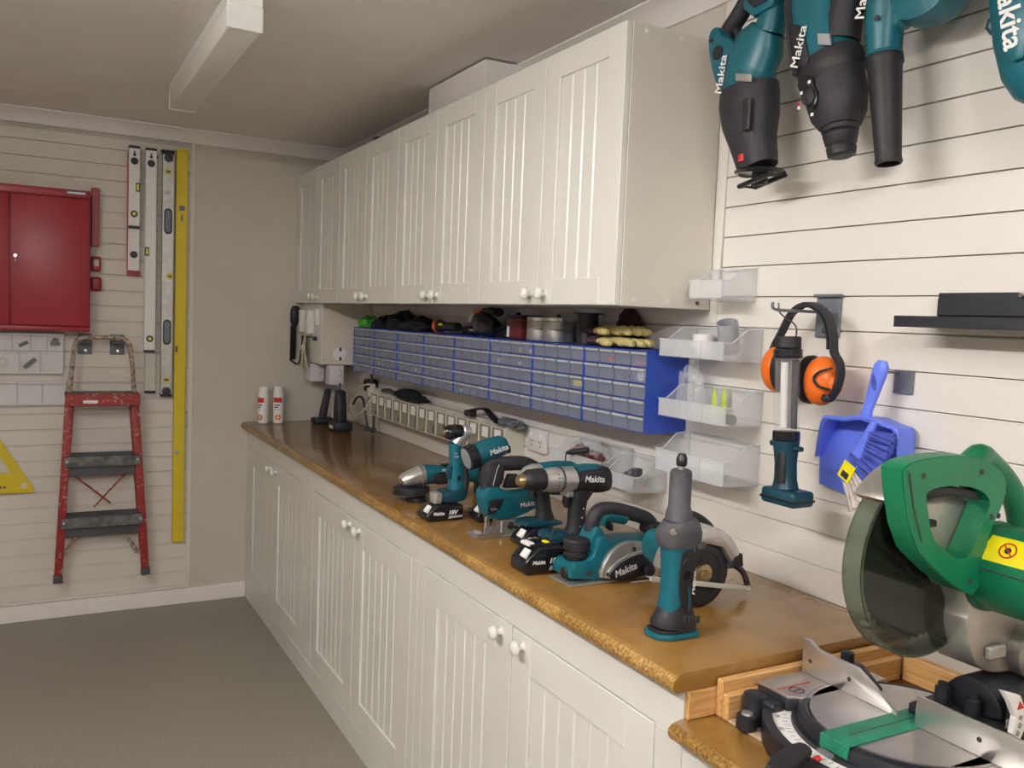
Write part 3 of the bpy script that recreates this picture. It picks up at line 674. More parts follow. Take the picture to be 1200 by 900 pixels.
for k in range(8):
    o = u0 if k == 0 else copy_tree(u0)
    o.location = (-.0005, -.4735-k*.2838, 0); o['label'] = ulab[k]
CWD, RHD = (UW-.001)/4, (UZ1-UZ0-.004)/5
def in_drawer(name, k, r, c, g, m, label):        # r from the bottom, c from the far side
    y = -.4735-k*.2838-(c+.5)*CWD; z = UZ0+.0055+r*RHD
    return solo(name, xf(g, Matrix.Translation((-.085, y, z))), m, label, 'small part')
in_drawer('plug_pile', 7, 4, 1, box(-.035, .03, -.027, .027, 0, .016, .004), 'red_plain', 'red plastic parts in the top row of the near drawer unit, left one')
in_drawer('plug_pile', 7, 4, 3, box(-.035, .03, -.027, .027, 0, .008, .003), 'red_plain', 'flat red parts in the top right drawer of the near drawer unit')
in_drawer('plug_pile', 7, 3, 2, box(-.035, .02, -.018, .020, 0, .018, .005), 'red_dark', 'red tipped parts in the second row of the near drawer unit')
in_drawer('tape_roll', 7, 3, 3, hoop(.006, .014, .012, (-.028, 0, .015), (-1, 0, 0), 16), 'paper_white', 'white roll in the second row right drawer of the near drawer unit')
in_drawer('label_strip', 6, 2, 3, box(-.0405, -.039, -.026, .026, .006, .022), 'sticker_yellow', 'yellow strip showing in a middle drawer of the second nearest unit')
in_drawer('wall_plug', 5, 4, 2, box(-.035, .01, -.022, .01, 0, .016, .004), 'glove_yellow', 'yellow plugs in the top row drawer below the red tin')
in_drawer('wall_plug', 5, 4, 3, box(-.035, .01, -.022, .015, 0, .014, .004), 'pink_white', 'pinkish parts in the top row drawer below the red tin')
in_drawer('fitting_bag', 5, 3, 0, lump((-.02, 0, 0), .014, .02, .012, 4), 'paper_white', 'white bagged fittings in the second row below the dark red tin')
in_drawer('fitting_bag', 5, 3, 2, lump((-.02, 0, 0), .014, .02, .010, 7), 'paper_white', 'white bagged fittings two drawers nearer in the second row below the red tin')
in_drawer('fitting_bag', 4, 0, 0, lump((-.02, 0, 0), .014, .018, .012, 9), 'paper_white', 'white bag in the bottom row of the fifth blue drawer unit')
in_drawer('fitting_bag', 2, 1, 2, lump((-.02, 0, 0), .014, .02, .012, 12), 'paper_white', 'white bag in a lower drawer of the third blue drawer unit')
in_drawer('fitting_bag', 1, 1, 0, lump((-.02, 0, 0), .014, .02, .012, 15), 'paper_white', 'white bag in a lower drawer of the second blue drawer unit')

# ---------------------------------------------------------------- things on the blue units
TOP = UZ1+.0008
solo('green_rag', lump((-.085, -.545, TOP), .045, .075, .034, 3, .5, sub=4), 'green_rag', 'bright green rag on the far end of the blue drawers', 'rag')
for (y, x, sx, sy, sz, sd, lab) in ((-.715, -.07, .05, .075, .034, 11, 'low black cloth bundle next to the green rag'), (-.925, -.07, .055, .095, .048, 21, 'tallest black cloth bundle on the blue drawers'), (-1.145, -.07, .05, .085, .036, 31, 'black cloth bundle beside the torch with orange band')):
    solo('cloth_bundle', lump((x, y, TOP), sx, sy, sz, sd, .45, sub=4), 'black_cloth', lab, 'cloth', 'black cloth bundles on the blue drawers')
t = thing('hand_torch', 'black torch with an orange band lying on the blue drawers', 'torch', (-.08, -1.40, TOP))
part('body', lathe([(.017, 0), (.017, .12), (.024, .15), (.026, .18), (.022, .183)], (-.08, -1.52, TOP+.0262), (0, 1, 0), 16), 'black_satin', t)
part('orange_band', lathe([(.0265, 0), (.0265, .022)], (-.08, -1.357, TOP+.0262), (0, 1, 0), 16), 'orange', t)
part('bright_lens', box(-.104, -.098, -1.42, -1.39, TOP+.03, TOP+.037, .001), 'sticker_yellow', t)
t = thing('pistol_tool', 'black hand tool lying behind the torch on the blue drawers', 'hand tool', (-.05, -1.60, TOP))
part('body', loft([((-.05, -1.51, TOP+.015), .013, .013), ((-.05, -1.60, TOP+.018), .018, .017), ((-.05, -1.645, TOP+.022), .02, .021)]), 'black_rubber', t)
part('trim', box(-.074, -.069, -1.64, -1.60, TOP+.015, TOP+.022), 'silver_dull', t)
t = thing('head_lamp', 'black swivel lamp with a bright stripe and yellow top on the blue drawers', 'lamp', (-.08, -1.77, TOP))
part('lamp_head', loft([((-.10, -1.715, TOP+.050), .018, .03), ((-.10, -1.75, TOP+.045), .03, .042), ((-.095, -1.81, TOP+.037), .034, .036), ((-.09, -1.85, TOP+.033), .02, .022)], (0, 0, 1)), 'black_gloss', t)
part('bright_stripe', tube([(-.127, -1.715, TOP+.050), (-.133, -1.73, TOP+.066), (-.131, -1.745, TOP+.074)], .004, 6), 'paper_white', t)
part('yellow_trigger', box(-.10, -.06, -1.75, -1.68, TOP+.078, TOP+.094, .004), 'orange', t)
part('top_knob', loft([((-.08, -1.74, TOP+.08), .02, .02), ((-.08, -1.79, TOP+.092), .028, .010), ((-.08, -1.84, TOP+.085), .02, .015)]), 'black_satin', t)
part('arm', tube([(-.08, -1.85, TOP+.03), (-.07, -1.90, TOP+.05), (-.06, -1.95, TOP+.08)], .010, 8), 'black_satin', t)
solo('white_card', box(-.055, -.052, -1.715, -1.655, TOP, TOP+.055, .0005), 'paper_white', 'small white card standing left of the black swivel lamp', 'card')
t = thing('tin_box', 'dark red tin with a dark lid on the blue drawers', 'tin', (-.07, -1.995, TOP))
part('body', box(-.105, -.03, -2.045, -1.945, TOP, TOP+.070, .006, 2), 'red_dark', t)
part('lid', box(-.107, -.028, -2.047, -1.943, TOP+.0705, TOP+.078, .003), 'dark_metal', t)
part('label', box(-.1058, -.1052, -1.968, -1.952, TOP+.006, TOP+.04), 'paper_white', t)
for (y, r, h, lab) in ((-2.105, .046, .062, 'left round silver tin on the blue drawers'), (-2.205, .047, .062, 'right round silver tin with a pale knob on the lid')):
    t = thing('round_tin', lab, 'tin', (-.065, y, TOP), 'round silver tins')
    part('can', lathe([(r-.001, 0), (r, .002), (r, h*.55), (r-.0015, h*.58), (r, h*.61), (r, h-.002), (r-.002, h)], (-.065, y, TOP), Z_, 32), 'silver_dull', t)
    part('lid', lathe([(r+.001, 0), (r+.001, .010), (r-.004, .012)], (-.065, y, TOP+h), Z_, 32), 'silver', t)
    if y < -2.15: part('lid_knob', lathe([(.007, 0), (.006, .008), (.003, .010)], (-.065, y, TOP+h+.012), Z_, 14), 'dark_metal', t)
t = thing('cable_spool', 'black plastic spool standing on the blue drawers', 'spool', (-.06, -2.36, TOP))
part('core', cyl((-.06, -2.36, TOP+.004), Z_, .030, .082, 24), 'black_satin', t)
for z in (TOP, TOP+.086): part('flange', cyl((-.06, -2.36, z), Z_, .046, .004, 28, .001), 'black_satin', t)
def glove(name, lab, y, x, s, m, zz, wob):
    t = thing(name, lab, 'glove', (x, y, zz), 'work gloves on the blue drawers')
    part('palm', loft([((x, y+.075*s, zz+.012), .032, .0105), ((x, y+.03*s, zz+.015), .040, .0135), ((x, y-.03*s, zz+.014), .042, .0130), ((x, y-.055*s, zz+.012), .036, .010)], (0, 0, 1)), m, t)
    for i, (dx, ln) in enumerate(((-.031, .062), (-.011, .075), (.010, .072), (.030, .055))):
        b = V(x+dx, y-.045*s, zz+.0115)
        part('finger', loft([(b, .0105, .010), (b+V(dx*.06, -ln*.45*s, .004*wob), .011, .0105), (b+V(dx*.15, -ln*.85*s, .001), .0105, .010), (b+V(dx*.18, -ln*s, -.001), .005, .006)], (0, 0, 1)), m, t)
    part('thumb', loft([((x-.030, y+.03*s, zz+.012), .012, .011), ((x-.050, y+.005*s, zz+.012), .012, .011), ((x-.056, y-.025*s, zz+.011), .010, .010), ((x-.057, y-.036*s, zz+.010), .005, .006)], (0, 0, 1)), m, t)
    part('cuff', loft([((x, y+.070*s, zz+.013), .034, .0125), ((x, y+.11*s, zz+.014), .038, .0135), ((x, y+.115*s, zz+.014), .037, .012)], (0, 0, 1)), 'maroon_cloth', t)
glove('work_glove', 'lower pale yellow work glove with a maroon cuff at the near end of the drawers', -2.545, -.075, 1, 'glove_yellow', TOP, 1)
glove('work_glove', 'upper pale yellow work glove lying on the other glove', -2.525, -.072, 1, 'glove_yellow', TOP+.029, 2)
solo('maroon_cloth', lump((-.018, -2.50, TOP), .0105, .07, .060, 17, .4, sub=4), 'maroon_cloth', 'dark maroon cloth heaped behind the work gloves', 'cloth')

# ================================================================ tilt bin rail
t = thing('bin_rail', 'long off white rail of tilt-out parts bins with white cards below the blue drawers', 'bin rail', (-.04, -1.25, .993))
BY0, BY1, BW = -.578, -1.917, (1.917-.578)/14
part('housing', join(box(-.034, -.002, BY1, BY0, .995, 1.102, .001), box(-.078, -.034, BY1, BY1+.004, .995, 1.102, .001), box(-.078, -.034, BY0-.004, BY0, .995, 1.102, .001)), 'grey_white_plastic', t)
first = None
for k in range(14):
    ya, yb = BY0-.004-k*(BW-.0006), BY0-.004-(k+1)*(BW-.0006)
    if first is None:
        fr = join(box(-.0805, -.0745, ya-.005, ya-.0005, .995, 1.098, .0008), box(-.0805, -.0745, yb+.0005, yb+.005, .995, 1.098, .0008), box(-.0805, -.0745, yb+.005, ya-.005, .995, .999), box(-.0805, -.0745, yb+.005, ya-.005, 1.094, 1.098),
                  box(-.0735, -.036, yb+.0005, yb+.002, .996, 1.096), box(-.0735, -.036, ya-.002, ya-.0005, .996, 1.096), box(-.0735, -.036, yb+.002, ya-.002, .996, .998))
        first = part('tilt_bin', fr, 'grey_white_plastic', t, ang=20)
        part('window', box(-.0775, -.076, yb+.005, ya-.005, .999, 1.094), 'bin_window', first)
        part('card', box(-.0798, -.0788, yb+.024, ya-.024, 1.052, 1.088), 'paper_white', first)
    else:
        d = copy_tree(first, t); d.location = (0, -k*(BW-.0006), 0)
ORD = 'first second third fourth fifth sixth seventh eighth ninth tenth eleventh twelfth thirteenth fourteenth'.split()
for k in range(14):
    y = BY0-.004-(k+.5)*(BW-.0006); sd = 40+k
    solo('loose_part', lump((-.055, y, .9985), .012, .026, .020+.012*((k*7) % 3)/2, sd, .5), ['dark_metal', 'glove_yellow', 'worn_grey', 'black_rubber', 'cream_cloth'][k % 5],
         '%s loose fittings in the %s tilt bin from the near end of the bin rail' % (['dark', 'tan', 'grey', 'black', 'cream'][k % 5], ORD[13-k]), 'small part', 'fittings inside the tilt bins')
BT = 1.1028
solo('dark_cloth', lump((-.045, -.98, BT), .032, .16, .026, 51, .45, sub=4), 'black_cloth', 'long flat black cloth on the far half of the bin rail', 'cloth')
solo('pruner', tube([(-.05, -.66, BT+.012), (-.05, -.75, BT+.02), (-.055, -.84, BT+.012)], .009, 8), 'worn_grey', 'grey tool lying at the far end of the bin rail', 'hand tool')
t = thing('head_strap', 'black strap and clip lying near the middle of the bin rail', 'strap', (-.05, -1.66, BT))
part('strap', ribbon([(-.06, -1.58, BT+.012), (-.05, -1.63, BT+.030), (-.045, -1.70, BT+.038), (-.05, -1.76, BT+.020), (-.055, -1.82, BT+.004)], (1, 0, 0), .025, .006), 'black_rubber', t)
part('buckle', box(-.07, -.035, -1.615, -1.575, BT, BT+.024, .005, 2), 'black_satin', t)
solo('grey_pouch', lump((-.045, -1.905, BT), .032, .075, .018, 61, .4, sub=4), 'hook_grey', 'crumpled grey packet on the near end of the bin rail', 'packet')

# ================================================================ outlets on the wall
def outlet(label, y0, y1, z0, z1):
    t = thing('power_outlet', label, 'outlet', (-.01, (y0+y1)/2, z0)); yc = (y0+y1)/2
    part('plate', box(-.016, -.001, y1, y0, z0, z1, .005, 2), 'white_plastic', t)
    for dy in (-.028, .028):
        part('switch', box(-.019, -.016, yc+dy-.005, yc+dy+.005, z1-.028, z1-.014, .001), 'paper_white', t)
        part('pin_slots', join(box(-.0166, -.0158, yc+dy-.008, yc+dy-.005, z0+.032, z0+.040), box(-.0166, -.0158, yc+dy+.005, yc+dy+.008, z0+.032, z0+.040), box(-.0166, -.0158, yc+dy-.0015, yc+dy+.0015, z0+.018, z0+.026)), 'dark_gap', t)
outlet('white double power outlet on the wall right of the bin rail', -1.958, -2.075, 1.032, 1.110)
solo('wall_plate', box(-.008, -.0005, -2.20, -2.085, 1.030, 1.106, .002), 'white_plastic', 'plain white cover plate beside the power outlet', 'plate')

# ================================================================ clear hopper bins on the slat wall
def hopper(label, y0, y1, zb, zt, zl, dep):
    # y0 far side, y1 near side; back height zt, front lip zl
    t = thing('hopper_bin', label, 'bin', (-.05, (y0+y1)/2, zb), 'clear hopper bins on the slat wall'); w = .002
    xb, xf = -.0015, -dep
    sidep = [(xb, zb), (xf, zb+.004), (xf, zl), (xf*.80, zl), (xf*.42, zt-.004), (xb, zt)]
    part('back', box(xb-w, xb, y1, y0, zb, zt), 'clear_plastic', t)
    part('base', prY([(xb-w, zb), (xf, zb+.004), (xf, zb+.006), (xb-w, zb+.002)], y1, y0), 'clear_plastic', t)
    part('front', box(xf, xf+w, y1, y0, zb+.006, zl), 'clear_edge', t)
    for y in (y0, y1+w): part('side', prY(sidep, y-w, y), 'clear_plastic', t)
    part('rim', join(box(xf-.003, xf+.003, y1, y0, zl, zl+.003), box(xf*.80, xf, y0-.003, y0+.001, zl-.0015, zl+.002), box(xf*.80, xf, y1-.001, y1+.003, zl-.0015, zl+.002),
                     tube([(xf*.80, y0, zl), (xf*.42, y0, zt-.004), (xb, y0, zt)], .0018, 5, 0), tube([(xf*.80, y1, zl), (xf*.42, y1, zt-.004), (xb, y1, zt)], .0018, 5, 0)), 'clear_edge', t)
    nd = max(1, round((y0-y1)/.09))
    for k in range(1, nd): 
        y = y0+(y1-y0)*k/nd; part('rib', box(xf-.0015, xf, y-.002, y+.002, zb+.006, zl), 'clear_edge', t)
    part('hang_lip', box(xb-.006, xb, y1+.01, y0-.01, zt-.006, zt, .001), 'clear_edge', t)
    return t
hopper('small empty clear bin beside the lower corner of the wall cabinet', -2.852, -2.965, 1.526, 1.604, 1.570, .105)
hopper('clear bin with a grey pipe piece, topmost of the stack of three', -2.768, -2.995, 1.386, 1.466, 1.430, .118)
hopper('clear bin with a plastic bag and yellow scraps, middle of the stack of three', -2.768, -3.006, 1.240, 1.322, 1.285, .112)
hopper('nearly empty clear bin, lowest of the stack of three', -2.762, -3.006, 1.103, 1.200, 1.160, .108)
hopper('low clear bin with a red parts bag right of the power outlet', -2.265, -2.530, 1.045, 1.120, 1.085, .112)
hopper('low clear bin with dark fittings behind the tall die grinder', -2.538, -2.680, 1.026, 1.108, 1.070, .112)
solo('pipe_offcut', hoop(.0215, .0245, .072, (-.055, -2.945, 1.412), (-.40, -.25, 1), 28), 'grey_pvc', 'grey pipe offcut standing in the topmost clear bin', 'pipe')
solo('white_cup', lathe([(.020, 0), (.026, .055), (.024, .055), (.018, .003)], (-.045, -2.842, 1.392), Z_, 20), 'paper_white', 'white plastic cup in the topmost clear bin', 'cup')
solo('grey_wedge', box(-.09, -.03, -2.825, -2.78, 1.392, 1.428, .004), 'grey_pvc', 'grey plastic block in the left half of the topmost clear bin', 'block')
solo('plastic_bag', lump((-.060, -2.825, 1.247), .032, .036, .078, 71, .5, sub=4), 'bag_film', 'crumpled clear bag standing in the middle clear bin', 'bag')
for i, (y, z, lab) in enumerate(((-2.885, 1.250, 'left lime yellow plastic scrap in the middle clear bin'), (-2.905, 1.252, 'right lime yellow plastic scrap in the middle clear bin'))):
    solo('lime_scrap', prism([(-.016, 0), (.018, .0), (.020, .052), (.006, .074), (-.008, .05)], lambda a, b: V(-.035+.012*i, y+a*.5, z+b), lambda a, b: V(-.037+.012*i, y+a*.5, z+b), .0005), 'lime', lab, 'scrap')
solo('black_bits', lump((-.08, -2.815, 1.247), .018, .022, .010, 75, .5), 'black_rubber', 'black bits under the bag in the middle clear bin', 'small part') if False else None
solo('hose_end', lathe([(.006, 0), (.012, 0), (.012, .03), (.006, .03)], (-.085, -2.972, 1.258), (0, -1, .0), 14), 'worn_grey', 'small dark tube end in the right of the middle clear bin', 'fitting')
solo('grey_strip', prism([(-.02, 0), (.05, 0), (.03, .014)], lambda a, b: V(-.06, -2.93-a, 1.1085+b), lambda a, b: V(-.05, -2.93-a, 1.1085+b), .002), 'grey_pvc', 'flat grey strip lying in the lowest clear bin', 'strip')
t = thing('parts_bag', 'clear bag with dark red parts in the low bin', 'bag', (-.06, -2.38, 1.052))
part('film', lump((-.058, -2.385, 1.0525), .036, .085, .055, 81, .35, sub=4), 'bag_film', t)
part('red_parts', join(lump((-.062, -2.36, 1.056), .024, .050, .034, 82, .4), lump((-.066, -2.44, 1.062), .022, .034, .028, 84, .4)), 'red_dark', t)
solo('steel_fittings', join(lump((-.055, -2.60, 1.0335), .024, .030, .028, 85, .45), box(-.075, -.05, -2.64, -2.62, 1.036, 1.085, .003)), 'worn_grey', 'dark grey fittings in the low bin behind the die grinder', 'fitting')

# ================================================================ on top of the wall cabinets
t = thing('cardboard_box', 'white cardboard carton on top of the wall cabinets under the ceiling', 'box', (-.11, -1.68, 2.149))
part('body', box(-.186, -.03, -1.895, -1.465, 2.1492, 2.285, .002), 'card_white', t)
part('lid', join(box(-.196, -.190, -1.905, -1.455, 2.190, 2.293, .001), box(-.190, -.022, -1.905, -1.899, 2.190, 2.293, .001), box(-.190, -.022, -1.461, -1.455, 2.190, 2.293, .001), box(-.190, -.022, -1.899, -1.461, 2.288, 2.293, .001)), 'card_white', t)
part('left_flap', box(-.198, -.197, -1.475, -1.455, 2.150, 2.285), 'paper_white', t)
t = thing('clamp', 'small black clamp end sticking up on top of the wall cabinets', 'clamp', (-.262, -1.10, 2.1492))
part('jaw', box(-.280, -.225, -1.13, -1.09, 2.1492, 2.166, .004, 2), 'black_satin', t)
part('bar', box(-.27, -.255, -1.112, -1.102, 2.1665, 2.178, .002), 'silver_dull', t)

# ================================================================ ear muffs on a hook plate
t = thing('hook_plate', 'grey slat wall hook plate behind the orange ear muffs', 'hook', (-.004, -3.18, 1.45))
part('plate', box(-.007, -.001, -3.212, -3.148, 1.452, 1.536, .002), 'hook_grey', t)
part('top_fold', box(-.016, -.001, -3.216, -3.146, 1.5365, 1.543, .002), 'hook_grey', t)
part('slot', join(box(-.0078, -.0068, -3.1805, -3.1775, 1.482, 1.515), cyl((-.007, -3.177, 1.468), (-1, 0, 0), .008, .0012, 14)), 'black_satin', t)
part('hook_rod', tube([(-.007, -3.172, 1.505), (-.07, -3.170, 1.505), (-.142, -3.166, 1.506), (-.150, -3.166, 1.520)], .0032, 8), 'hook_grey', t)
part('bolt', lathe([(.006, 0), (.004, .003)], (-.0082, -3.177, 1.468), (-1, 0, 0), 10), 'dark_metal', t)
t = thing('ear_muffs', 'orange ear muffs with a black headband hung on a grey hook', 'ear muffs', (-.07, -3.19, 1.316))
band = [(-.055, -3.080, 1.345), (-.056, -3.078, 1.385), (-.060, -3.088, 1.425), (-.064, -3.113, 1.462), (-.068, -3.140, 1.500), (-.070, -3.172, 1.519), (-.070, -3.205, 1.518), (-.072, -3.240, 1.495), (-.074, -3.258, 1.455), (-.078, -3.266, 1.425), (-.082, -3.284, 1.405), (-.084, -3.290, 1.380), (-.082, -3.280, 1.350), (-.080, -3.262, 1.328)]
part('headband', ribbon(band, (1, 0, .05), .020, .006), 'charcoal', t)
part('inner_band', ribbon([(-.070, -3.138, 1.494), (-.072, -3.172, 1.5135), (-.072, -3.203, 1.512), (-.074, -3.234, 1.490), (-.076, -3.250, 1.452), (-.078, -3.254, 1.43)], (1, 0, .05), .015, .004), 'black_rubber', t)
def cup(yc, zc, s, x, rx, ry, rz):
    c = part('cup', xf(ball((0, 0, 0), 1, 1, 1, 28, 18), Matrix.Translation((x, yc, zc)) @ Matrix.Rotation(s*.12, 4, 'X') @ Matrix.Diagonal((rx, ry, rz, 1))), 'orange', t, ang=60)
    part('raised_disc', xf(ball((0, 0, 0), 1, 1, 1, 20, 12), Matrix.Translation((x, yc-s*ry*.72, zc-.004)) @ Matrix.Diagonal((rx*.55, ry*.42, rz*.5, 1))), 'orange', c, ang=60)
    part('cushion', xf(lathe([(.62, -.010), (.92, -.008), (1.0, 0), (.98, .012), (.80, .018), (.60, .012)], (0, 0, 0), (0, 1, 0), 28), Matrix.Translation((x, yc+s*ry*.62, zc)) @ Matrix.Diagonal((rx*.98, 1, rz*1.0, 1))), 'black_rubber', t)
    return c
cup(-3.238, 1.366, 1, -.075, .037, .040, .050)
cup(-3.104, 1.380, -1, -.060, .037, .036, .050)
part('wire_fork', tube([(-.10, -3.284, 1.395), (-.112, -3.262, 1.385), (-.114, -3.252, 1.372), (-.112, -3.262, 1.358), (-.10, -3.282, 1.352)], .0028, 6), 'black_satin', t)
part('pivot_knob', lathe([(.007, 0), (.008, .008), (.004, .011)], (-.095, -3.270, 1.335), (-1, -.3, 0), 12), 'black_satin', t)

# ---------------------------------------------------------------- fluorescent work light
t = thing('work_light', 'teal and black cordless work light with a clear tube hanging before the ear muffs', 'work light', (-.14, -3.20, 1.112))
LX = -.136
def la(z): return -(3.200+(1.45-z)*.055)
def ring(z0, z1, r0, r1=None): r1 = r1 or r0; return lathe([(r0-.002, 0), (r0, .002), (r1, z1-z0-.002), (r1-.002, z1-z0)], (LX, la(z0), z0), (0, la(z1)-la(z0), z1-z0), 24)
part('top_cap', ring(1.428, 1.452, .0255), 'black_rubber', t)
part('upper_collar', ring(1.409, 1.4275, .0285), 'black_gloss', t)
part('collar_band', ring(1.414, 1.4175, .0290), 'teal_dark', t)
part('clear_tube', lathe([(.0245, 0), (.0245, .145)], (LX, la(1.264), 1.264), (0, la(1.409)-la(1.264), .145), 24), 'tube_clear', t)
part('lamp_tube', tube([(LX-.008, la(1.27), 1.27), (LX-.008, la(1.40), 1.40)], .0075, 10, 0), 'white_plastic', t)
part('reflector', prX([(-la(1.27)-.023, 1.268), (-la(1.27)+.006, 1.268), (-la(1.40)+.006, 1.405), (-la(1.40)-.023, 1.405)], LX+.004, LX+.007, .001), 'silver', t)
part('dark_strip', prX([(-la(1.27)+.0065, 1.268), (-la(1.27)+.022, 1.268), (-la(1.40)+.022, 1.405), (-la(1.40)+.0065, 1.405)], LX+.004, LX+.007, .001), 'charcoal', t)
part('lower_collar', ring(1.243, 1.2635, .0270), 'black_gloss', t)
h = part('handle', loft([((LX, la(1.243), 1.243), .0258, .025), ((LX, la(1.225), 1.225), .0235, .023), ((LX, la(1.20), 1.20), .0205, .021), ((LX, la(1.165), 1.165), .0215, .021), ((LX, la(1.148), 1.148), .025, .025)], (1, 0, 0)), 'teal_dark', t)
part('grip_pad', loft([((LX-.016, la(1.222)-.006, 1.222), .009, .006), ((LX-.020, la(1.195)-.006, 1.195), .013, .006), ((LX-.019, la(1.160)-.006, 1.160), .010, .006)], (1, 0, 0)), 'black_rubber', h)
part('side_lugs', join(box(LX-.008, LX+.008, la(1.236)+.024, la(1.236)+.040, 1.229, 1.240, .003), box(LX-.008, LX+.008, la(1.236)-.042, la(1.236)-.024, 1.226, 1.236, .003)), 'teal_dark', t)
f = part('battery_foot', box(LX-.030, LX+.030, -3.268, -3.178, 1.116, 1.148, .008, 3), 'teal_dark', t)
part('foot_seam', box(LX-.0306, LX+.0306, -3.2686, -3.1774, 1.126, 1.131, .001), 'black_gloss', f)
part('hang_wire', tube([(LX, la(1.452)-.02, 1.452), (LX-.002, la(1.452)-.018, 1.475), (LX, -3.175, 1.498), (LX+.001, -3.167, 1.5195)], .0018, 6), 'dark_metal', t)

# ---------------------------------------------------------------- dustpan and hand brush
t = thing('hook_plate', 'small grey hook plate behind the handle of the blue dustpan', 'hook', (-.004, -3.375, 1.365))
part('plate', box(-.006, -.001, -3.392, -3.350, 1.352, 1.396, .001), 'hook_grey', t)
part('hook_arm', box(-.047, -.006, -3.3625, -3.3545, 1.390, 1.3945, .001), 'hook_grey', t)
t = thing('dustpan', 'bright blue plastic dustpan hung by its handle on the slat wall', 'dustpan', (-.05, -3.33, 1.13))
path = [(3.191, 1.205), (3.222, 1.262), (3.238, 1.288), (3.250, 1.294), (3.290, 1.2955), (3.322, 1.303), (3.350, 1.303), (3.378, 1.296), (3.405, 1.291), (3.412, 1.278), (3.410, 1.225), (3.409, 1.160)]
outl = path+[(3.345, 1.126), (3.195, 1.146)]
part('floor_plate', prX([(a, z) for a, z in outl], -.012, -.0155, .001), 'pan_blue', t)
hts = [.012, .040, .052, .055, .055, .055, .055, .055, .055, .052, .040, .014]
vs, fs = [], []; cx_, cz_ = 3.31, 1.21
for (a, z), hh in zip(path, hts):
    da, dz = cx_-a, cz_-z; L = math.hypot(da, dz); ia, iz = a+da/L*.005, z+dz/L*.005
    vs += [V(-.012, -a, z), V(-.012-hh, -a, z), V(-.012-hh, -ia, iz), V(-.012, -ia, iz)]
for i in range(len(path)-1):
    for k in range(4): fs.append([i*4+k, i*4+(k+1) % 4, i*4+4+(k+1) % 4, i*4+4+k])
fs += [[0, 1, 2, 3], [(len(path)-1)*4+k for k in (3, 2, 1, 0)]]
part('rim_wall', (vs, fs), 'pan_blue', t)
rimt = [(-.012-hh, -a, z) for (a, z), hh in zip(path, hts)]
part('rim_bead', tube(rimt, .0038, 6, 3), 'pan_blue', t)
hd = part('handle', loft([((-.060, -3.334, 1.298), .015, .007), ((-.060, -3.340, 1.320), .0095, .008), ((-.058, -3.348, 1.352), .0125, .008), ((-.057, -3.358, 1.392), .0165, .008), ((-.056, -3.361, 1.406), .0150, .008), ((-.056, -3.362, 1.414), .009, .006)], (1, 0, 0)), 'pan_blue', t)
part('hang_hole', xf(cyl((0, 0, 0), (-1, 0, 0), .005, .0012, 14), Matrix.Translation((-.0655, -3.3535, 1.372)) @ Matrix.Rotation(-.2, 4, 'X') @ Matrix.Diagonal((1, 1, 3.2, 1))), 'bristle_blue', hd)
t = thing('hand_brush', 'blue hand brush with pale worn bristles lying in the blue dustpan', 'brush', (-.07, -3.34, 1.15))
B0, B1 = V(-.074, -3.366, 1.293), V(-.070, -3.306, 1.176); dd = (B1-B0)
part('handle', loft([(B0-dd*.06, .005, .004), (B0, .008, .006), (B0+dd*.25, .010, .0075), (B0+dd*.5, .0155, .008), (B0+dd*.85, .0185, .008), (B1, .017, .007), (B1+dd*.04, .009, .005)], (1, 0, 0)), 'pan_blue', t)
ax = V(0, -dd.y, -dd.z)
def lab_quad(f0, f1, w, m_, nm, off):
    u = dd.normalized(); n = V(-1, 0, 0); s = n.cross(u).normalized(); n = u.cross(s).normalized(); n = n if n.x < 0 else -n
    a, b = B0+dd*f0+n*off, B0+dd*f1+n*off
    part(nm, ([a-s*w, a+s*w, b+s*w, b-s*w, a-s*w+n*.0006, a+s*w+n*.0006, b+s*w+n*.0006, b-s*w+n*.0006], [[0, 1, 2, 3], [7, 6, 5, 4], [0, 4, 5, 1], [1, 5, 6, 2], [2, 6, 7, 3], [3, 7, 4, 0]]), m_, t)
lab_quad(.54, .68, .0115, 'bristle_blue', 'logo_patch', .0084)
lab_quad(.69, .97, .0150, 'sticker_yellow', 'yellow_label', .0084)
lab_quad(.84, .94, .0085, 'dark_metal', 'barcode', .0091)
for w_ in (-.003, .003): pass
def tufts(f0, f1, n, ln, m_, nm, fan):
    gs = []; rng = random.Random(7)
    for i in range(n):
        f = f0+(f1-f0)*i/(n-1)
        for row in range(2):
            a = B0+dd*f+V(.004-.008*row, 0, 0)
            dirn = V(.10*(row-.5)+rng.uniform(-.05, .05), -.88+.10*rng.uniform(-1, 1)+fan*(f-.5)*.8, -.36-fan*(f-.5)*1.4+rng.uniform(-.08, .08)).normalized()
            b = a+dirn*ln*(1+rng.uniform(-.08, .08))
            gs.append(lathe([(.0030, 0), (.0055, (b-a).length*.75), (.0068, (b-a).length)], a, (b-a), 6))
    o = part(nm, join(*gs), m_, t, ang=80); o['kind'] = 'stuff'
tufts(.12, .72, 13, .058, 'bristle_blue', 'blue_bristles', .5)
tufts(.74, 1.0, 8, .060, 'bristle_white', 'white_bristles', 1.1)

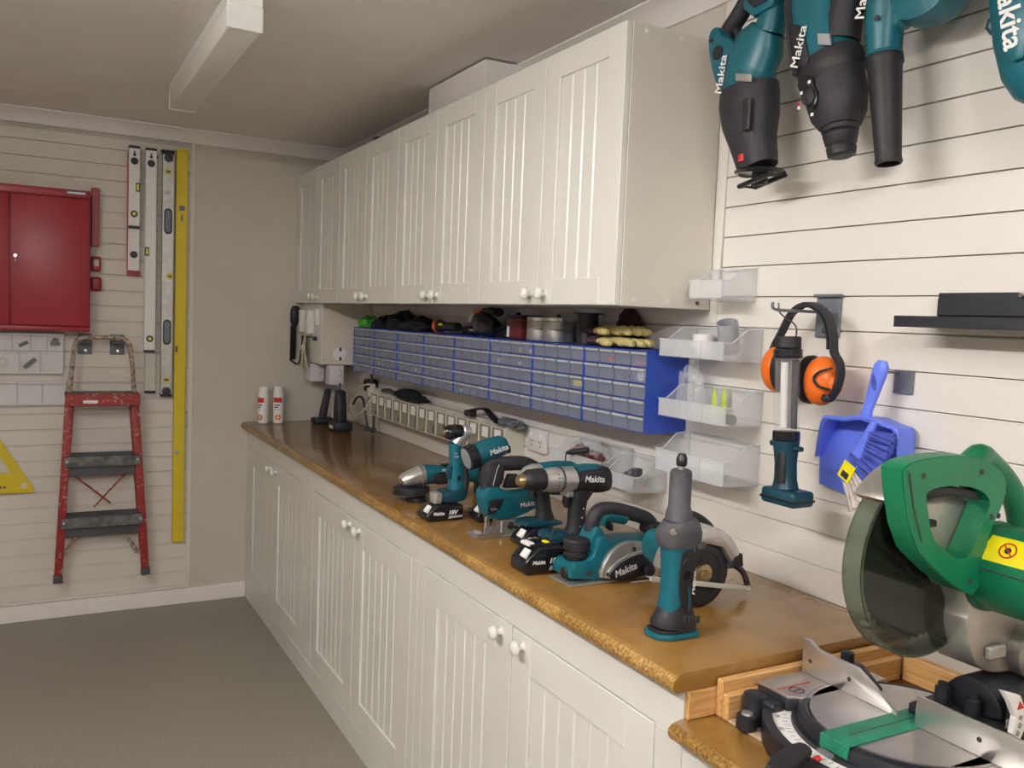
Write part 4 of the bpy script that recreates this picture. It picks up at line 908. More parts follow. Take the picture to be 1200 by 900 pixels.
# ---------------------------------------------------------------- black steel shelf cut by the right edge
t = thing('steel_shelf', 'black steel shelf on the slat wall at the right edge of the view', 'shelf', (-.05, -3.7, 1.478))
part('back_plate', box(-.008, -.001, -4.05, -3.434, 1.497, 1.5435, .001), 'black_satin', t)
part('back_flange', box(-.014, -.008, -4.05, -3.437, 1.5025, 1.533, .001), 'black_satin', t)
part('tray', box(-.100, -.008, -4.05, -3.4165, 1.493, 1.497, .001), 'black_satin', t)
part('front_lip', box(-.104, -.1005, -4.05, -3.4165, 1.4785, 1.4985, .001), 'black_satin', t)
part('screw', lathe([(.006, 0), (.004, .003)], (-.0085, -3.588, 1.5385), (-1, 0, 0), 10), 'chrome', t)

# ================================================================ power tools hung in a row at the upper right
def hanger(label, y, z, w=.05):
    t = thing('hook_plate', label, 'hook', (-.004, y, z), 'hook plates behind the hung power tools')
    part('plate', box(-.007, -.001, y-w/2, y+w/2, z, z+.085, .002), 'hook_grey', t)
    part('hook_arm', box(-.058, -.007, y-.005, y+.005, z+.070, z+.0755, .001), 'hook_grey', t)
hanger('grey hook plate behind the reciprocating saw', -3.045, 2.105, .075)
hanger('grey hook plate behind the rotary hammer drill', -3.275, 2.10, .06)
# reciprocating saw
t = thing('reciprocating_saw', 'teal and black reciprocating saw hung nose down, leftmost of the hung tools', 'saw', (-.10, -3.04, 1.77))
XC = -.105
part('body', loft([((XC, -3.060, 2.095), .038, .034), ((XC, -3.042, 2.070), .062, .038), ((XC, -3.012, 2.035), .068, .041), ((XC, -3.008, 2.00), .066, .042), ((XC, -3.012, 1.972), .068, .043)], (1, 0, 0)), 'teal', t)
part('spine', loft([((XC, -3.070, 2.19), .030, .026), ((XC, -3.078, 2.13), .026, .026), ((XC, -3.062, 2.09), .034, .030)], (1, 0, 0)), 'teal', t)
b = part('boot', loft([((XC, -3.013, 1.985), .071, .045), ((XC, -3.015, 1.955), .074, .047), ((XC, -3.024, 1.91), .068, .046), ((XC, -3.035, 1.865), .053, .041), ((XC, -3.047, 1.83), .048, .037), ((XC, -3.055, 1.806), .045, .034)], (1, 0, 0)), 'charcoal', t)
part('red_button', loft([((XC-.036, -3.040, 1.834), .008, .004), ((XC-.037, -3.042, 1.818), .008, .004)], (1, 0, 0)), 'red_plain', b)
part('boot_ridge', loft([((XC-.047, -3.060, 1.945), .014, .004), ((XC-.046, -3.062, 1.88), .010, .004)], (1, 0, 0)), 'black_rubber', b)
g = part('grip', tube([(XC, -2.925, 2.09), (XC, -2.935, 2.118), (XC, -2.970, 2.148), (XC, -3.005, 2.185), (XC, -3.030, 2.215)], .020, 12), 'charcoal', t)
part('front_cheek', prX([(2.907, 2.122), (2.94, 2.132), (2.955, 2.10), (2.985, 2.09), (3.02, 2.05), (3.05, 1.99), (2.95, 1.985), (2.918, 2.06)], XC-.036, XC+.036, .010, 1), 'teal', t)
part('trigger', loft([((XC, -2.965, 2.118), .010, .012), ((XC, -2.978, 2.098), .012, .012), ((XC, -2.99, 2.085), .008, .010)], (1, 0, 0)), 'black_satin', t)
part('trigger_hole', cyl((XC-.0355, -2.948, 2.068), (-1, 0, 0), .016, .002, 18), 'black_satin', t)
part('screw_hole', cyl((XC-.0355, -2.925, 2.100), (-1, 0, 0), .006, .0015, 12), 'black_satin', t)
part('battery_loop', ringf([(3.02, 2.16), (3.105, 2.135), (3.112, 2.22), (3.015, 2.22)], [(3.036, 2.155), (3.092, 2.14), (3.095, 2.205), (3.033, 2.205)], 0, 1) and
     prX([(3.012, 2.145), (3.045, 2.118), (3.098, 2.125), (3.112, 2.15), (3.118, 2.24), (3.03, 2.24)], XC-.032, XC+.020, .006), 'teal', t)
part('loop_recess', prX([(3.030, 2.152), (3.050, 2.136), (3.088, 2.140), (3.097, 2.158), (3.10, 2.23), (3.045, 2.23)], XC-.0345, XC-.0318, .001), 'black_rubber', t)
part('rating_plate', prX([(3.018, 2.006), (3.066, 1.994), (3.068, 1.978), (3.020, 1.990)], XC-.0455, XC-.042, .0005), 'silver_dull', t)
part('lettering', face_x('Makita', .031, XC-.0445, 2.972, 2.013, 82), 'paper_white', t)
part('shoe', xf(lathe([(.052, 0), (.056, .004), (.050, .010), (.034, .014)], (0, 0, 0), (0, 0, 1), 24), Matrix.Translation((XC, -3.060, 1.794)) @ Matrix.Rotation(.06, 4, 'X') @ Matrix.Diagonal((.85, 1.1, 1, 1))), 'black_gloss', t)
fr = [V(XC-.02, -3.022, 1.770), V(XC-.02, -3.108, 1.786), V(XC+.02, -3.114, 1.788), V(XC+.02, -3.028, 1.772)]
part('shoe_plate', tube([tuple(p) for p in fr+[fr[0], fr[1]]], .0055, 6, 0), 'black_satin', t)
part('blade_clamp', box(XC-.005, XC+.003, -3.085, -3.04, 1.770, 1.797, .002), 'dark_metal', t)
# rotary hammer
t = thing('rotary_hammer', 'teal and black rotary hammer drill hung nose down, second of the hung tools', 'hammer drill', (-.11, -3.23, 1.796))
XC = -.112
part('rear_housing', loft([((XC, -3.195, 2.20), .055, .036), ((XC, -3.198, 2.12), .056, .040), ((XC, -3.215, 2.05), .058, .043), ((XC, -3.235, 1.985), .060, .045)], (1, 0, 0)), 'teal', t)
part('back_strip', loft([((XC-.006, -3.150, 2.20), .012, .034), ((XC-.006, -3.152, 2.10), .012, .034), ((XC-.006, -3.172, 2.02), .012, .036), ((XC-.006, -3.186, 1.968), .010, .036)], (1, 0, 0)), 'charcoal', t)
part('name_panel', prX([(3.170, 2.065), (3.205, 2.055), (3.236, 1.968), (3.196, 1.975)], XC-.0475, XC-.040, .003, 1), 'black_rubber', t)
part('lettering', face_x('Makita', .030, XC-.0482, 3.203, 2.012, 77), 'paper_white', t)
part('loop_handle', tube([(XC, -3.19, 2.15), (XC, -3.205, 2.10), (XC, -3.225, 2.085), (XC, -3.25, 2.11), (XC, -3.275, 2.17)], .014, 10), 'black_rubber', t)
part('grip', loft([((XC, -3.286, 2.20), .022, .026), ((XC, -3.276, 2.12), .025, .028), ((XC, -3.266, 2.06), .034, .032), ((XC, -3.262, 2.02), .034, .036)], (1, 0, 0)), 'charcoal', t)
part('rating_plate', prX([(3.246, 2.028), (3.275, 2.020), (3.280, 1.998), (3.250, 2.006)], XC-.047, XC-.042, .0005), 'grey_pvc', t)
part('collar', loft([((XC, -3.238, 1.992), .062, .047), ((XC, -3.243, 1.975), .066, .050), ((XC, -3.247, 1.955), .066, .050), ((XC, -3.250, 1.945), .060, .046)], (1, 0, 0)), 'black_rubber', t)
gb = part('gear_case', loft([((XC, -3.250, 1.952), .059, .046), ((XC, -3.262, 1.91), .058, .048), ((XC, -3.270, 1.875), .050, .045), ((XC, -3.274, 1.855), .036, .038)], (1, 0, 0)), 'charcoal', t)
part('mode_panel', prX([(3.200, 1.955), (3.246, 1.950), (3.252, 1.925), (3.262, 1.915), (3.258, 1.885), (3.232, 1.888)], XC-.0525, XC-.042, .003, 1), 'black_gloss', gb)
part('mode_knob', lathe([(.016, 0), (.015, .006), (.006, .008)], (XC-.052, -3.243, 1.908), (-1, 0, 0), 16), 'black_rubber', gb)
for (a, z, m_) in ((3.240, 1.938, 'paper_white'), (3.222, 1.921, 'paper_white'), (3.216, 1.902, 'red_plain'), (3.218, 1.894, 'paper_white'), (3.252, 1.875, 'paper_white')):
    part('mark', box(XC-.0535, XC-.0520, -a-.003, -a+.003, z-.003, z+.003), m_, gb)
part('chuck', lathe([(.034, 0), (.036, .004), (.034, .012), (.031, .014), (.033, .018), (.029, .036), (.026, .040), (.028, .044), (.026, .058), (.018, .062), (.010, .063)], (XC, -3.273, 1.858), (0, -.16, -1), 24), 'black_rubber', t)
# blower
t = thing('blower', 'teal leaf blower with a long black nozzle, third of the hung tools', 'blower', (-.10, -3.37, 1.765))
XC = -.112
part('outlet_duct', loft([((XC, -3.366, 2.16), .040, .036), ((XC, -3.360, 2.08), .037, .035), ((XC, -3.360, 2.03), .035, .033), ((XC, -3.362, 1.995), .031, .031), ((XC, -3.3635, 1.962), .0295, .0295)], (1, 0, 0), 20, 2.1), 'teal', t)
part('duct_ring', lathe([(.031, 0), (.0325, .003), (.031, .006)], (XC, -3.363, 1.966), (0, .06, 1), 24), 'teal', t)
part('fan_housing', lathe([(.050, -.040), (.078, -.034), (.084, -.015), (.084, .015), (.078, .034), (.050, .040)], (-.095, -3.435, 2.088), (1, 0, 0), 36), 'teal', t)
part('scroll_web', prX([(3.345, 2.10), (3.385, 1.995), (3.41, 2.02), (3.45, 2.04), (3.44, 2.14), (3.35, 2.16)], -.130, -.085, .014, 1), 'teal', t)
part('motor_cover', cyl((-.136, -3.435, 2.088), (-1, 0, 0), .045, .02, 28, .006), 'teal_dark', t)
part('screw_hole', cyl((-.149, -3.372, 2.024), (-1, 0, 0), .005, .001, 12), 'black_satin', t)
part('side_lug', loft([((XC, -3.326, 2.066), .008, .012), ((XC, -3.318, 2.068), .006, .008)], (1, 0, 0)), 'teal', t)
part('lettering', face_x('Makita', .030, XC-.0355, 3.338, 2.070, 84), 'paper_white', t)
part('nozzle', lathe([(.0315, 0), (.0325, .004), (.0330, .014), (.0300, .02), (.0225, .185), (.0240, .193), (.0225, .197), (.0195, .197), (.0205, .16)], (XC, -3.364, 1.965), (0, -.13, -1), 28), 'black_rubber', t)
# rounded teal tool at the frame edge
t = thing('cordless_vacuum', 'rounded teal power tool at the right edge, last of the hung tools', 'power tool', (-.11, -3.64, 1.78))
XC = -.105
part('shell', loft([((XC, -3.640, 2.20), .062, .050), ((XC, -3.640, 2.08), .074, .055), ((XC, -3.642, 2.00), .075, .056), ((XC, -3.650, 1.93), .070, .055), ((XC, -3.657, 1.875), .060, .050), ((XC, -3.662, 1.842), .044, .040), ((XC, -3.664, 1.826), .024, .024)], (1, 0, 0), 24, 2.6), 'teal', t)
part('raised_panel', prX([(3.600, 2.10), (3.645, 2.10), (3.665, 1.885), (3.630, 1.880), (3.610, 1.93)], XC-.0605, XC-.045, .005, 1), 'teal', t)
part('catch', loft([((XC-.01, -3.572, 1.972), .006, .012), ((XC-.01, -3.572, 1.960), .010, .014), ((XC-.01, -3.575, 1.950), .006, .010)], (1, 0, 0)), 'teal_dark', t)
part('nose', loft([((XC, -3.664, 1.850), .024, .022), ((XC, -3.668, 1.800), .022, .020), ((XC, -3.669, 1.788), .020, .018)], (1, 0, 0)), 'teal', t)
part('lettering', face_x('Makita', .046, XC-.0615, 3.628, 1.962, -78, bold=.02), 'paper_white', t)

# ================================================================ mitre saw
t = thing('mitre_saw', 'green and silver mitre saw with a smoked blade guard on the lower bench', 'mitre saw', (-.30, -3.64, .8225))
CX, CY, Z0 = -.300, -3.640, .8227
def wing(sgn, y0, y1, nm):
    o = part('wing_body', prZ([(-.404, y0), (-.404, y0+(y1-y0)*.78), (-.378, y1), (-.19, y1), (-.19, y0)], Z0, .8745, .003), 'black_satin', t)
    part('wing_top', prZ([(-.4035, y0), (-.4035, y0+(y1-y0)*.78), (-.380, y1), (-.19, y1), (-.19, y0)], .8750, .8800, .001), 'table_alloy', t)
    return o
wing(1, -3.4365, -3.520, 'left'); wing(-1, -3.860, -3.760, 'right')
wt = part('red_line', box(-.400, -.325, -3.478, -3.4755, .8801, .8805), 'red_plain', t)
part('warning_mark', join(hoop(.010, .0125, .0004, (-.372, -3.492, .8802), Z_, 20), box(-.380, -.364, -3.4935, -3.4905, .8802, .8806)), 'red_dark', t)
part('turntable', lathe([(.001, 0), (.136, 0), (.138, .0015), (.138, .006), (.001, .006)], (CX, CY, .8740), Z_, 64), 'table_alloy', t)
part('table_ring', lathe([(.1395, .000), (.1395, .055), (.1445, .0575), (.1540, .0545), (.157, .045), (.157, .000)], (CX, CY, Z0), Z_, 64), 'black_satin', t)
part('hub', lathe([(.110, 0), (.138, .001), (.138, .050), (.110, .0505)], (CX, CY, Z0), Z_, 40), 'black_rubber', t)
def arc(r0, r1, a0, a1, z0, z1, n=28):
    vs, fs = [], []
    for i in range(n+1):
        a = math.radians(a0+(a1-a0)*i/n); c, s = math.cos(a), math.sin(a)
        for r, z in ((r0, z0), (r1, z0), (r1, z1), (r0, z1)): vs.append(V(CX+r*c, CY+r*s, z))
    for i in range(n):
        for k in range(4): fs.append([i*4+k, i*4+(k+1) % 4, i*4+4+(k+1) % 4, i*4+4+k])
    fs += [[0, 1, 2, 3], [n*4+3, n*4+2, n*4+1, n*4]]; return vs, fs
part('scale_rim', join(arc(.1585, .2080, 123, 237, Z0, .853), arc(.193, .2080, 123, 237, .8535, .8605), arc(.1575, .1640, 123, 237, .8535, .862)), 'black_satin', t)
sc = part('angle_scale', arc(.1645, .1925, 124, 236, .8535, .8555), 'paper_white', t)
tk = []
for d in range(128, 236, 4):
    a = math.radians(d); c, s = math.cos(a), math.sin(a); r0, r1 = (.170, .178) if d % 8 else (.167, .178)
    p = V(-s, c, 0)*.0006; tk.append(([V(CX+r0*c, CY+r0*s, .8557)-p, V(CX+r1*c, CY+r1*s, .8557)-p, V(CX+r1*c, CY+r1*s, .8557)+p, V(CX+r0*c, CY+r0*s, .8557)+p], [[0, 1, 2, 3]]))
part('scale_ticks', join(*tk), 'dark_metal', sc)
for d, s_ in ((135, '45'), (149, '30'), (165, '15'), (180, '0'), (195, '15')):
    a = math.radians(d); c, s = math.cos(a), math.sin(a)
    part('scale_number', text(s_, .0115, (CX+.185*c, CY+.185*s, .8558), (-s*-1, c*-1, 0), (-c, -s, 0), shear=0), 'dark_metal', sc)
part('kerf_insert', join(prZ([(-.452, -3.616), (-.452, -3.666), (-.150, -3.666), (-.150, -3.642), (-.425, -3.642), (-.425, -3.640), (-.150, -3.640), (-.150, -3.616)], .8802, .8822, .0004), box(-.457, -.452, -3.666, -3.616, .862, .8822, .001)), 'green_insert', t)
part('kerf_slot', box(-.425, -.150, -3.6418, -3.6402, .8800, .8812), 'dark_gap', t)
part('front_arm', prZ([(-.455, -3.605), (-.52, -3.612), (-.56, -3.63), (-.56, -3.665), (-.52, -3.68), (-.455, -3.69)], .828, .8515, .006, 1) , 'black_satin', t) if False else None
part('lock_grip', loft([((-.497, -3.624, .868), .013, .009), ((-.520, -3.630, .868), .017, .011), ((-.56, -3.642, .866), .017, .012), ((-.585, -3.648, .864), .010, .008)], (0, 0, 1)), 'black_rubber', t)
part('pointer', prZ([(-.468, -3.628), (-.484, -3.632), (-.488, -3.652), (-.470, -3.655)], .8625, .8695, .0015), 'tube_clear', t)
part('red_pointer', box(-.500, -.489, -3.652, -3.642, .862, .868, .002), 'red_plain', t)
bs_ = part('clamp_post', lathe([(.019, 0), (.021, .003), (.019, .047), (.016, .049)], (-.428, -3.458, Z0), Z_, 24), 'black_satin', t)
part('post_hole', cyl((-.428, -3.458, .8717), Z_, .0045, .0006, 12), 'dark_gap', bs_)
part('post_web', box(-.432, -.4045, -3.500, -3.462, Z0, .868, .004), 'black_satin', t)
ft = part('foot_lug', lathe([(.016, 0), (.0175, .003), (.0165, .022), (.012, .024)], (-.456, -3.470, Z0), Z_, 20), 'black_satin', t)
part('foot_bolt', lathe([(.010, 0), (.009, .003), (.004, .004)], (-.456, -3.470, .8468), Z_, 14), 'silver_dull', ft)
FX = -.300
fl = part('fence', prX([(3.4375, .8805), (3.4375, .938), (3.452, .940), (3.470, .930), (3.551, .9285), (3.583, .912), (3.627, .8845), (3.6265, .8805)], FX-.003, FX+.003, .0008), 'brushed_steel', t)
fr_ = part('fence', prX([(3.657, .8805), (3.659, .927), (3.860, .929), (3.860, .8805)], FX-.003, FX+.003, .0008), 'brushed_steel', t)
for a, f_ in ((3.455, fl), (3.536, fl), (3.759, fr_)): part('screw_hole', cyl((FX-.003, -a, .9045), (-1, 0, 0), .0038, .0006, 12), 'dark_gap', f_)
part('fence_support', prX([(3.49, .8805), (3.49, .915), (3.52, .915), (3.56, .89), (3.56, .8805)], FX+.004, FX+.05, .002), 'black_satin', t)
part('fence_bolt', lathe([(.011, 0), (.011, .018), (.006, .020)], (-.272, -3.505, .9152), Z_, 12), 'black_satin', t)
part('rear_base', prZ([(-.275, -3.625), (-.275, -3.74), (-.10, -3.76), (-.07, -3.70), (-.10, -3.61)], .8805, .898, .003), 'black_rubber', t)
pv = part('pivot_bracket', prX([(3.630, .8985), (3.640, .922), (3.665, .948), (3.690, .952), (3.715, .945), (3.735, .921), (3.735, .8985)], -.215, -.12, .004, 1), 'black_satin', t)
for y in (-3.650, -3.699):
    part('stop_knob', lathe([(.0105, 0), (.0115, .002), (.0110, .024), (.0075, .026), (.0075, .032), (.004, .033)], (-.230, y, .9005), Z_, 16), 'black_rubber', pv)
bv = part('bevel_scale', prY([(-.267, .971), (-.225, .957), (-.207, .929), (-.209, .902), (-.217, .890), (-.237, .902), (-.233, .927), (-.250, .952)], -3.766, -3.758, .0006), 'paper_white', t)
part('red_arrow', prY([(-.226, .949), (-.214, .937), (-.231, .937)], -3.7668, -3.7662), 'red_plain', bv)
for (x, z, s_) in ((-.222, .924, '10'), (-.222, .912, '20'), (-.226, .901, '30')): part('scale_number', face_y(s_, .010, x, -3.7668, z, -30, shear=0), 'dark_metal', bv)
part('scale_bracket', box(-.212, -.14, -3.757, -3.7375, .899, .955, .003), 'black_satin', t)
part('bevel_pointer', box(-.258, -.243, -3.7715, -3.7665, .915, .929, .001), 'tube_clear', t)
# head: blade, guards, arm, motor, handles
HX, HZ = -.303, 1.135
bl = part('blade', prY([(HX+(.126 if k % 2 else .121)*math.cos(math.pi*2*k/96), HZ+(.126 if k % 2 else .121)*math.sin(math.pi*2*k/96)) for k in range(96)], -3.6445, -3.6425), 'dark_metal', t)
part('blade_flange', lathe([(.052, 0), (.050, .003), (.036, .004), (.034, .008), (.016, .010), (.012, .014)], (HX, -3.645, HZ), NY, 28), 'worn_grey', bl)
go = disc2(HX, HZ, .147, 40, 141, 318)
go = [(x, z) for x, z in go]+[(-.176, 1.035), (-.205, 1.075), (-.255, 1.09), (-.30, 1.13), (-.36, 1.20)]
part('guard_pane', prY(go, -3.6625, -3.6605), 'smoked', t)
part('guard_pane', prY(go, -3.6315, -3.6295), 'smoked_far', t)
rim = disc2(HX, HZ, .1465, 40, 141, 318); vs, fs = [], []
for x, z in rim:
    dx, dz = (HX-x), (HZ-z); L = math.hypot(dx, dz)
    vs += [V(x, -3.663, z), V(x, -3.629, z), V(x+dx/L*.003, -3.629, z+dz/L*.003), V(x+dx/L*.003, -3.663, z+dz/L*.003)]
for i in range(len(rim)-1):
    for k in range(4): fs.append([i*4+k, i*4+(k+1) % 4, i*4+4+(k+1) % 4, i*4+4+k])
part('guard_rim', (vs, fs), 'smoked_rim', t)
up = disc2(HX+.004, HZ, .147, 24, 140, -20)
part('upper_guard', prY(up+[(HX+.03, HZ-.02), (HX-.0, HZ+.05)], -3.6695, -3.6045, .006), 'cast_alloy', t)
part('guard_cover', prY([(-.415, 1.245), (-.36, 1.225), (-.27, 1.24), (-.225, 1.19), (-.255, 1.115), (-.300, 1.095), (-.345, 1.135), (-.40, 1.165)], -3.688, -3.6725, .004, 1), 'cast_alloy', t)
part('cover_edge', prY([(-.395, 1.165), (-.345, 1.125), (-.30, 1.085), (-.245, 1.062), (-.225, 1.075), (-.29, 1.10), (-.335, 1.14), (-.385, 1.178)], -3.6905, -3.6885, .001), 'glove_yellow', t) if False else None
gout = [(-.463, 1.285), (-.452, 1.2925), (-.435, 1.297), (-.405, 1.3005), (-.352, 1.302), (-.310, 1.299), (-.275, 1.290), (-.240, 1.273), (-.228, 1.250), (-.240, 1.218), (-.261, 1.190), (-.270, 1.150), (-.280, 1.095), (-.319, 1.108), (-.377, 1.142), (-.431, 1.184)]
gin = [(-.410, 1.250), (-.407, 1.254), (-.400, 1.257), (-.385, 1.2595), (-.345, 1.260), (-.312, 1.256), (-.285, 1.248), (-.268, 1.235), (-.267, 1.225), (-.276, 1.208), (-.286, 1.190), (-.300, 1.164), (-.312, 1.154), (-.332, 1.155), (-.362, 1.172), (-.391, 1.190)]
gh = part('front_handle', ringf(chaikin(gout, 1), chaikin(gin, 1), -3.722, -3.690), 'green', t, ang=25)
part('handle_bevel', ringf([(x*.99-.0033+.0, z*.99+.0122) for x, z in chaikin(gout, 1)], [(x*1.0, z) for x, z in chaikin(gin, 1)], -3.7245, -3.7222), 'green', gh, ang=25)
part('handle_seam', tube([(-.448, -3.7250, 1.282), (-.434, -3.7250, 1.235), (-.412, -3.7250, 1.187)], .0013, 5, 0), 'dark_gap', gh)
part('grip_top', prY([(-.41, 1.2575), (-.34, 1.2565), (-.285, 1.247), (-.275, 1.232), (-.30, 1.236), (-.34, 1.243), (-.39, 1.243)], -3.716, -3.696, .003), 'black_rubber', gh)
part('dust_patch', prY([(-.462, 1.284), (-.447, 1.2925), (-.425, 1.296), (-.432, 1.276), (-.455, 1.274)], -3.7232, -3.7222), 'cast_alloy', gh) if False else None
for x, z in ((-.418, 1.277), (-.292, 1.276), (-.262, 1.19+.02), (-.30, 1.12), (-.245, 1.21)):
    part('screw_hole', cyl((x, -3.7246, z), NY, .0042, .0008, 12), 'dark_gap', gh)
part('lock_lever', box(-.385, -.345, -3.700, -3.6885, 1.196, 1.206, .002), 'black_rubber', t)
part('carry_handle', tube([(-.235, -3.660, 1.262), (-.195, -3.655, 1.284), (-.160, -3.650, 1.272), (-.110, -3.650, 1.238), (-.075, -3.650, 1.195), (-.062, -3.65, 1.150), (-.080, -3.65, 1.11)], .019, 12), 'green', t)
part('head_casting', prY([(-.278, 1.105), (-.255, 1.062), (-.262, 1.045), (-.245, 1.000), (-.225, .972), (-.180, .955), (-.115, .952), (-.075, .985), (-.060, 1.06), (-.085, 1.13), (-.19, 1.18)], -3.700, -3.625, .010, 1), 'cast_alloy', t)
part('casting_lug', box(-.215, -.175, -3.712, -3.7005, .985, 1.005, .003), 'silver_dull', t)
part('arm_boss', cyl((-.115, -3.62, .985), NY, .040, .105, 28, .006), 'cast_alloy', t)
mo = part('motor_housing', lathe([(.040, 0), (.060, .002), (.064, .010), (.064, .130), (.060, .150), (.050, .156)], (-.215, -3.701, 1.128), NY, 40), 'green', t)
part('motor_neck', lathe([(.066, 0), (.068, .004), (.066, .012)], (-.215, -3.700, 1.128), NY, 36), 'green_dark', t)
part('motor_seam', join(*[tube([(-.215+.0642*math.cos(a), -3.715, 1.128+.0642*math.sin(a)), (-.215+.0642*math.cos(a), -3.83, 1.128+.0642*math.sin(a))], .0012, 5, 0) for a in (math.radians(172), math.radians(-20))]), 'dark_gap', mo)
vs, fs = [], []
for y in (-3.722, -3.792):
    for k in range(7):
        a = math.radians(160-k*6.2); vs.append(V(-.215+.0646*math.cos(a), y, 1.128+.0646*math.sin(a)))
for k in range(6): fs.append([k, k+1, 8+k, 7+k])
stk = part('warning_sticker', (vs, fs), 'sticker_yellow', mo)
a = math.radians(141.5); sn = V(math.cos(a), 0, math.sin(a)); so = V(-.215, -3.755, 1.128)+sn*.0650
part('ban_sign', join(hoop(.0105, .0125, .0004, so, tuple(sn), 22), xf(box(-.0009, .0009, -.011, .011, 0, .0005), Matrix.Translation(so) @ sn.to_track_quat('Z', 'Y').to_matrix().to_4x4() @ Matrix.Rotation(.8, 4, 'Z'))), 'red_plain', stk)
part('flame_mark', lathe([(.005, 0), (.005, .0004)], so-sn*.0002, tuple(sn), 10), 'dark_metal', stk)

# ================================================================ power tools standing on the worktop
def battery(par, x0, x1, yn, yf, z0, z1, label18=True, nm='battery', btn=True, as_part=True):
    w, h = x1-x0, z1-z0
    p = [(x0, z0+.008), (x0+.008, z0), (x1, z0), (x1, z1-.004), (x0+.034*w/.1, z1), (x0+.012, z1-.018), (x0+.001, z1-.030)]
    b = part(nm, prY(p, yn, yf, .006, 0, 3), 'black_gloss', par)
    ym = (yn+yf)/2
    if btn: part('release_button', prism([(x0+.004, z1-.0225), (x0+.018, z1-.006), (x0+.022, z1-.009), (x0+.010, z1-.028)], lambda x, z: V(x-.003, yn+.006, z+.003), lambda x, z: V(x-.003, yn+.030, z+.003), .0015), 'paper_white', b)
    part('lettering', face_y('Makita', .0125, x0+w*.33, yn-.0006, z0+h*.46, shear=.2, bold=.03), 'paper_white', b)
    if label18:
        part('lettering', face_y('18V', .0165, x0+w*.70, yn-.0006, z0+h*.48, shear=.3, bold=.03), 'paper_white', b)
        part('label_band', prY([(x0+w*.58, z0+h*.14), (x0+w*.97, z0+h*.19), (x0+w*.97, z0+h*.31), (x0+w*.62, z0+h*.30)], yn-.0007, yn-.0002), 'grey_pvc', b)
    return b
def boot(p, yn, yf, m_, par, nm, bev=.006, sm=1): return part(nm, prY(p, yn, yf, bev, sm), m_, par)

# ---- angle grinder
t = thing('angle_grinder', 'small teal angle grinder resting on its black disc, farthest of the tools', 'grinder', (-.40, -2.03, .9))
y = -2.03
part('wheel', lathe([(.050, 0), (.052, .001), (.052, .004), (.050, .005)], (-.462, y, .9235), Z_, 32), 'dark_metal', t)
part('wheel_guard', lathe([(.054, 0), (.0555, .002), (.0555, .016), (.050, .018)], (-.456, y, .928), Z_, 32), 'black_satin', t)
part('flange_nut', lathe([(.030, 0), (.032, .002), (.030, .014), (.024, .019)], (-.440, y, .9008), Z_, 24), 'black_rubber', t)
part('gear_head', loft([((-.488, y, .962), .021, .014), ((-.480, y, .967), .025, .020), ((-.450, y, .975), .028, .026), ((-.430, y, .980), .029, .029)], (0, 0, 1)), 'silver', t)
part('head_ring', loft([((-.431, y, .980), .031, .031), ((-.419, y, .981), .031, .031)], (0, 0, 1)), 'silver_dull', t)
g = part('motor_body', loft([((-.419, y, .981), .029, .031), ((-.385, y, .980), .028, .029), ((-.33, y, .978), .025, .024), ((-.27, y, .975), .024, .022), ((-.23, y, .970), .026, .026)], (0, 0, 1)), 'teal', t)
part('side_grip', prY([(-.398, .950), (-.318, .955), (-.318, .985), (-.398, .992)], y-.031, y-.020, .004, 1), 'black_rubber', g)
part('lettering', face_y('Makita', .0125, -.352, y-.0285, .996, 0), 'paper_white', g)
part('slide_switch', box(-.36, -.33, y-.010, y+.010, 1.004, 1.011, .003), 'black_satin', g)
part('battery', box(-.232, -.165, y-.034, y+.034, .9008, .990, .010, 3), 'black_gloss', t)

# ---- angle drill
t = thing('angle_drill', 'tall teal right angle drill with its black chuck pointing at the room', 'drill', (-.42, -2.27, .9))
y = -2.264
battery(t, -.522, -.410, -2.304, -2.232, .9008, .948)
part('foot', boot.__defaults__ and prY([(-.476, .9485), (-.410, .9485), (-.392, .960), (-.396, .985), (-.435, .982), (-.472, .978)], y-.030, y+.030, .006, 1), 'teal_dark', t)
part('lamp_cap', box(-.497, -.474, -2.300, -2.262, .9490, .980, .004, 2), 'silver', t)
c = part('body', loft([((-.418, y, .962), .026, .026), ((-.4165, y, 1.00), .022, .023), ((-.4185, y, 1.04), .0185, .020), ((-.4225, y, 1.09), .018, .018), ((-.424, y, 1.112), .018, .018)], (1, 0, 0)), 'teal', t)
part('rear_grip', loft([((-.399, y, .970), .022, .014), ((-.392, y, 1.00), .020, .013), ((-.394, y, 1.035), .017, .012), ((-.402, y, 1.065), .015, .008)], (1, 0, 0)), 'black_rubber', c)
part('trigger', loft([((-.4375, y, 1.05), .012, .006), ((-.441, y, 1.03), .012, .007), ((-.439, y, 1.01), .010, .004)], (1, 0, 0)), 'teal_dark', c)
part('switch_mark', box(-.424, -.413, y-.0225, y-.0200, 1.008, 1.022, .001), 'black_satin', c)
part('lettering', join(box(-.434, -.420, y-.0200, y-.0185, 1.074, 1.079), box(-.434, -.424, y-.0200, y-.0185, 1.083, 1.087)), 'grey_pvc', c)
part('angle_head', join(loft([((-.424, y, 1.108), .018, .018), ((-.412, y, 1.124), .019, .019), ((-.402, y, 1.135), .019, .020)], (1, 0, 0)), lathe([(.018, 0), (.021, .003), (.021, .020), (.016, .025), (.008, .026)], (-.405, y, 1.143), X_, 24)), 'silver', t)
part('chuck', lathe([(.016, 0), (.0205, .003), (.0215, .010), (.0215, .038), (.018, .048), (.012, .054)], (-.4055, y, 1.143), (-1, 0, 0), 24), 'black_gloss', t)
part('chuck_jaws', lathe([(.0095, 0), (.0085, .004), (.003, .005)], (-.459, y, 1.143), (-1, 0, 0), 16), 'gold_metal', t)

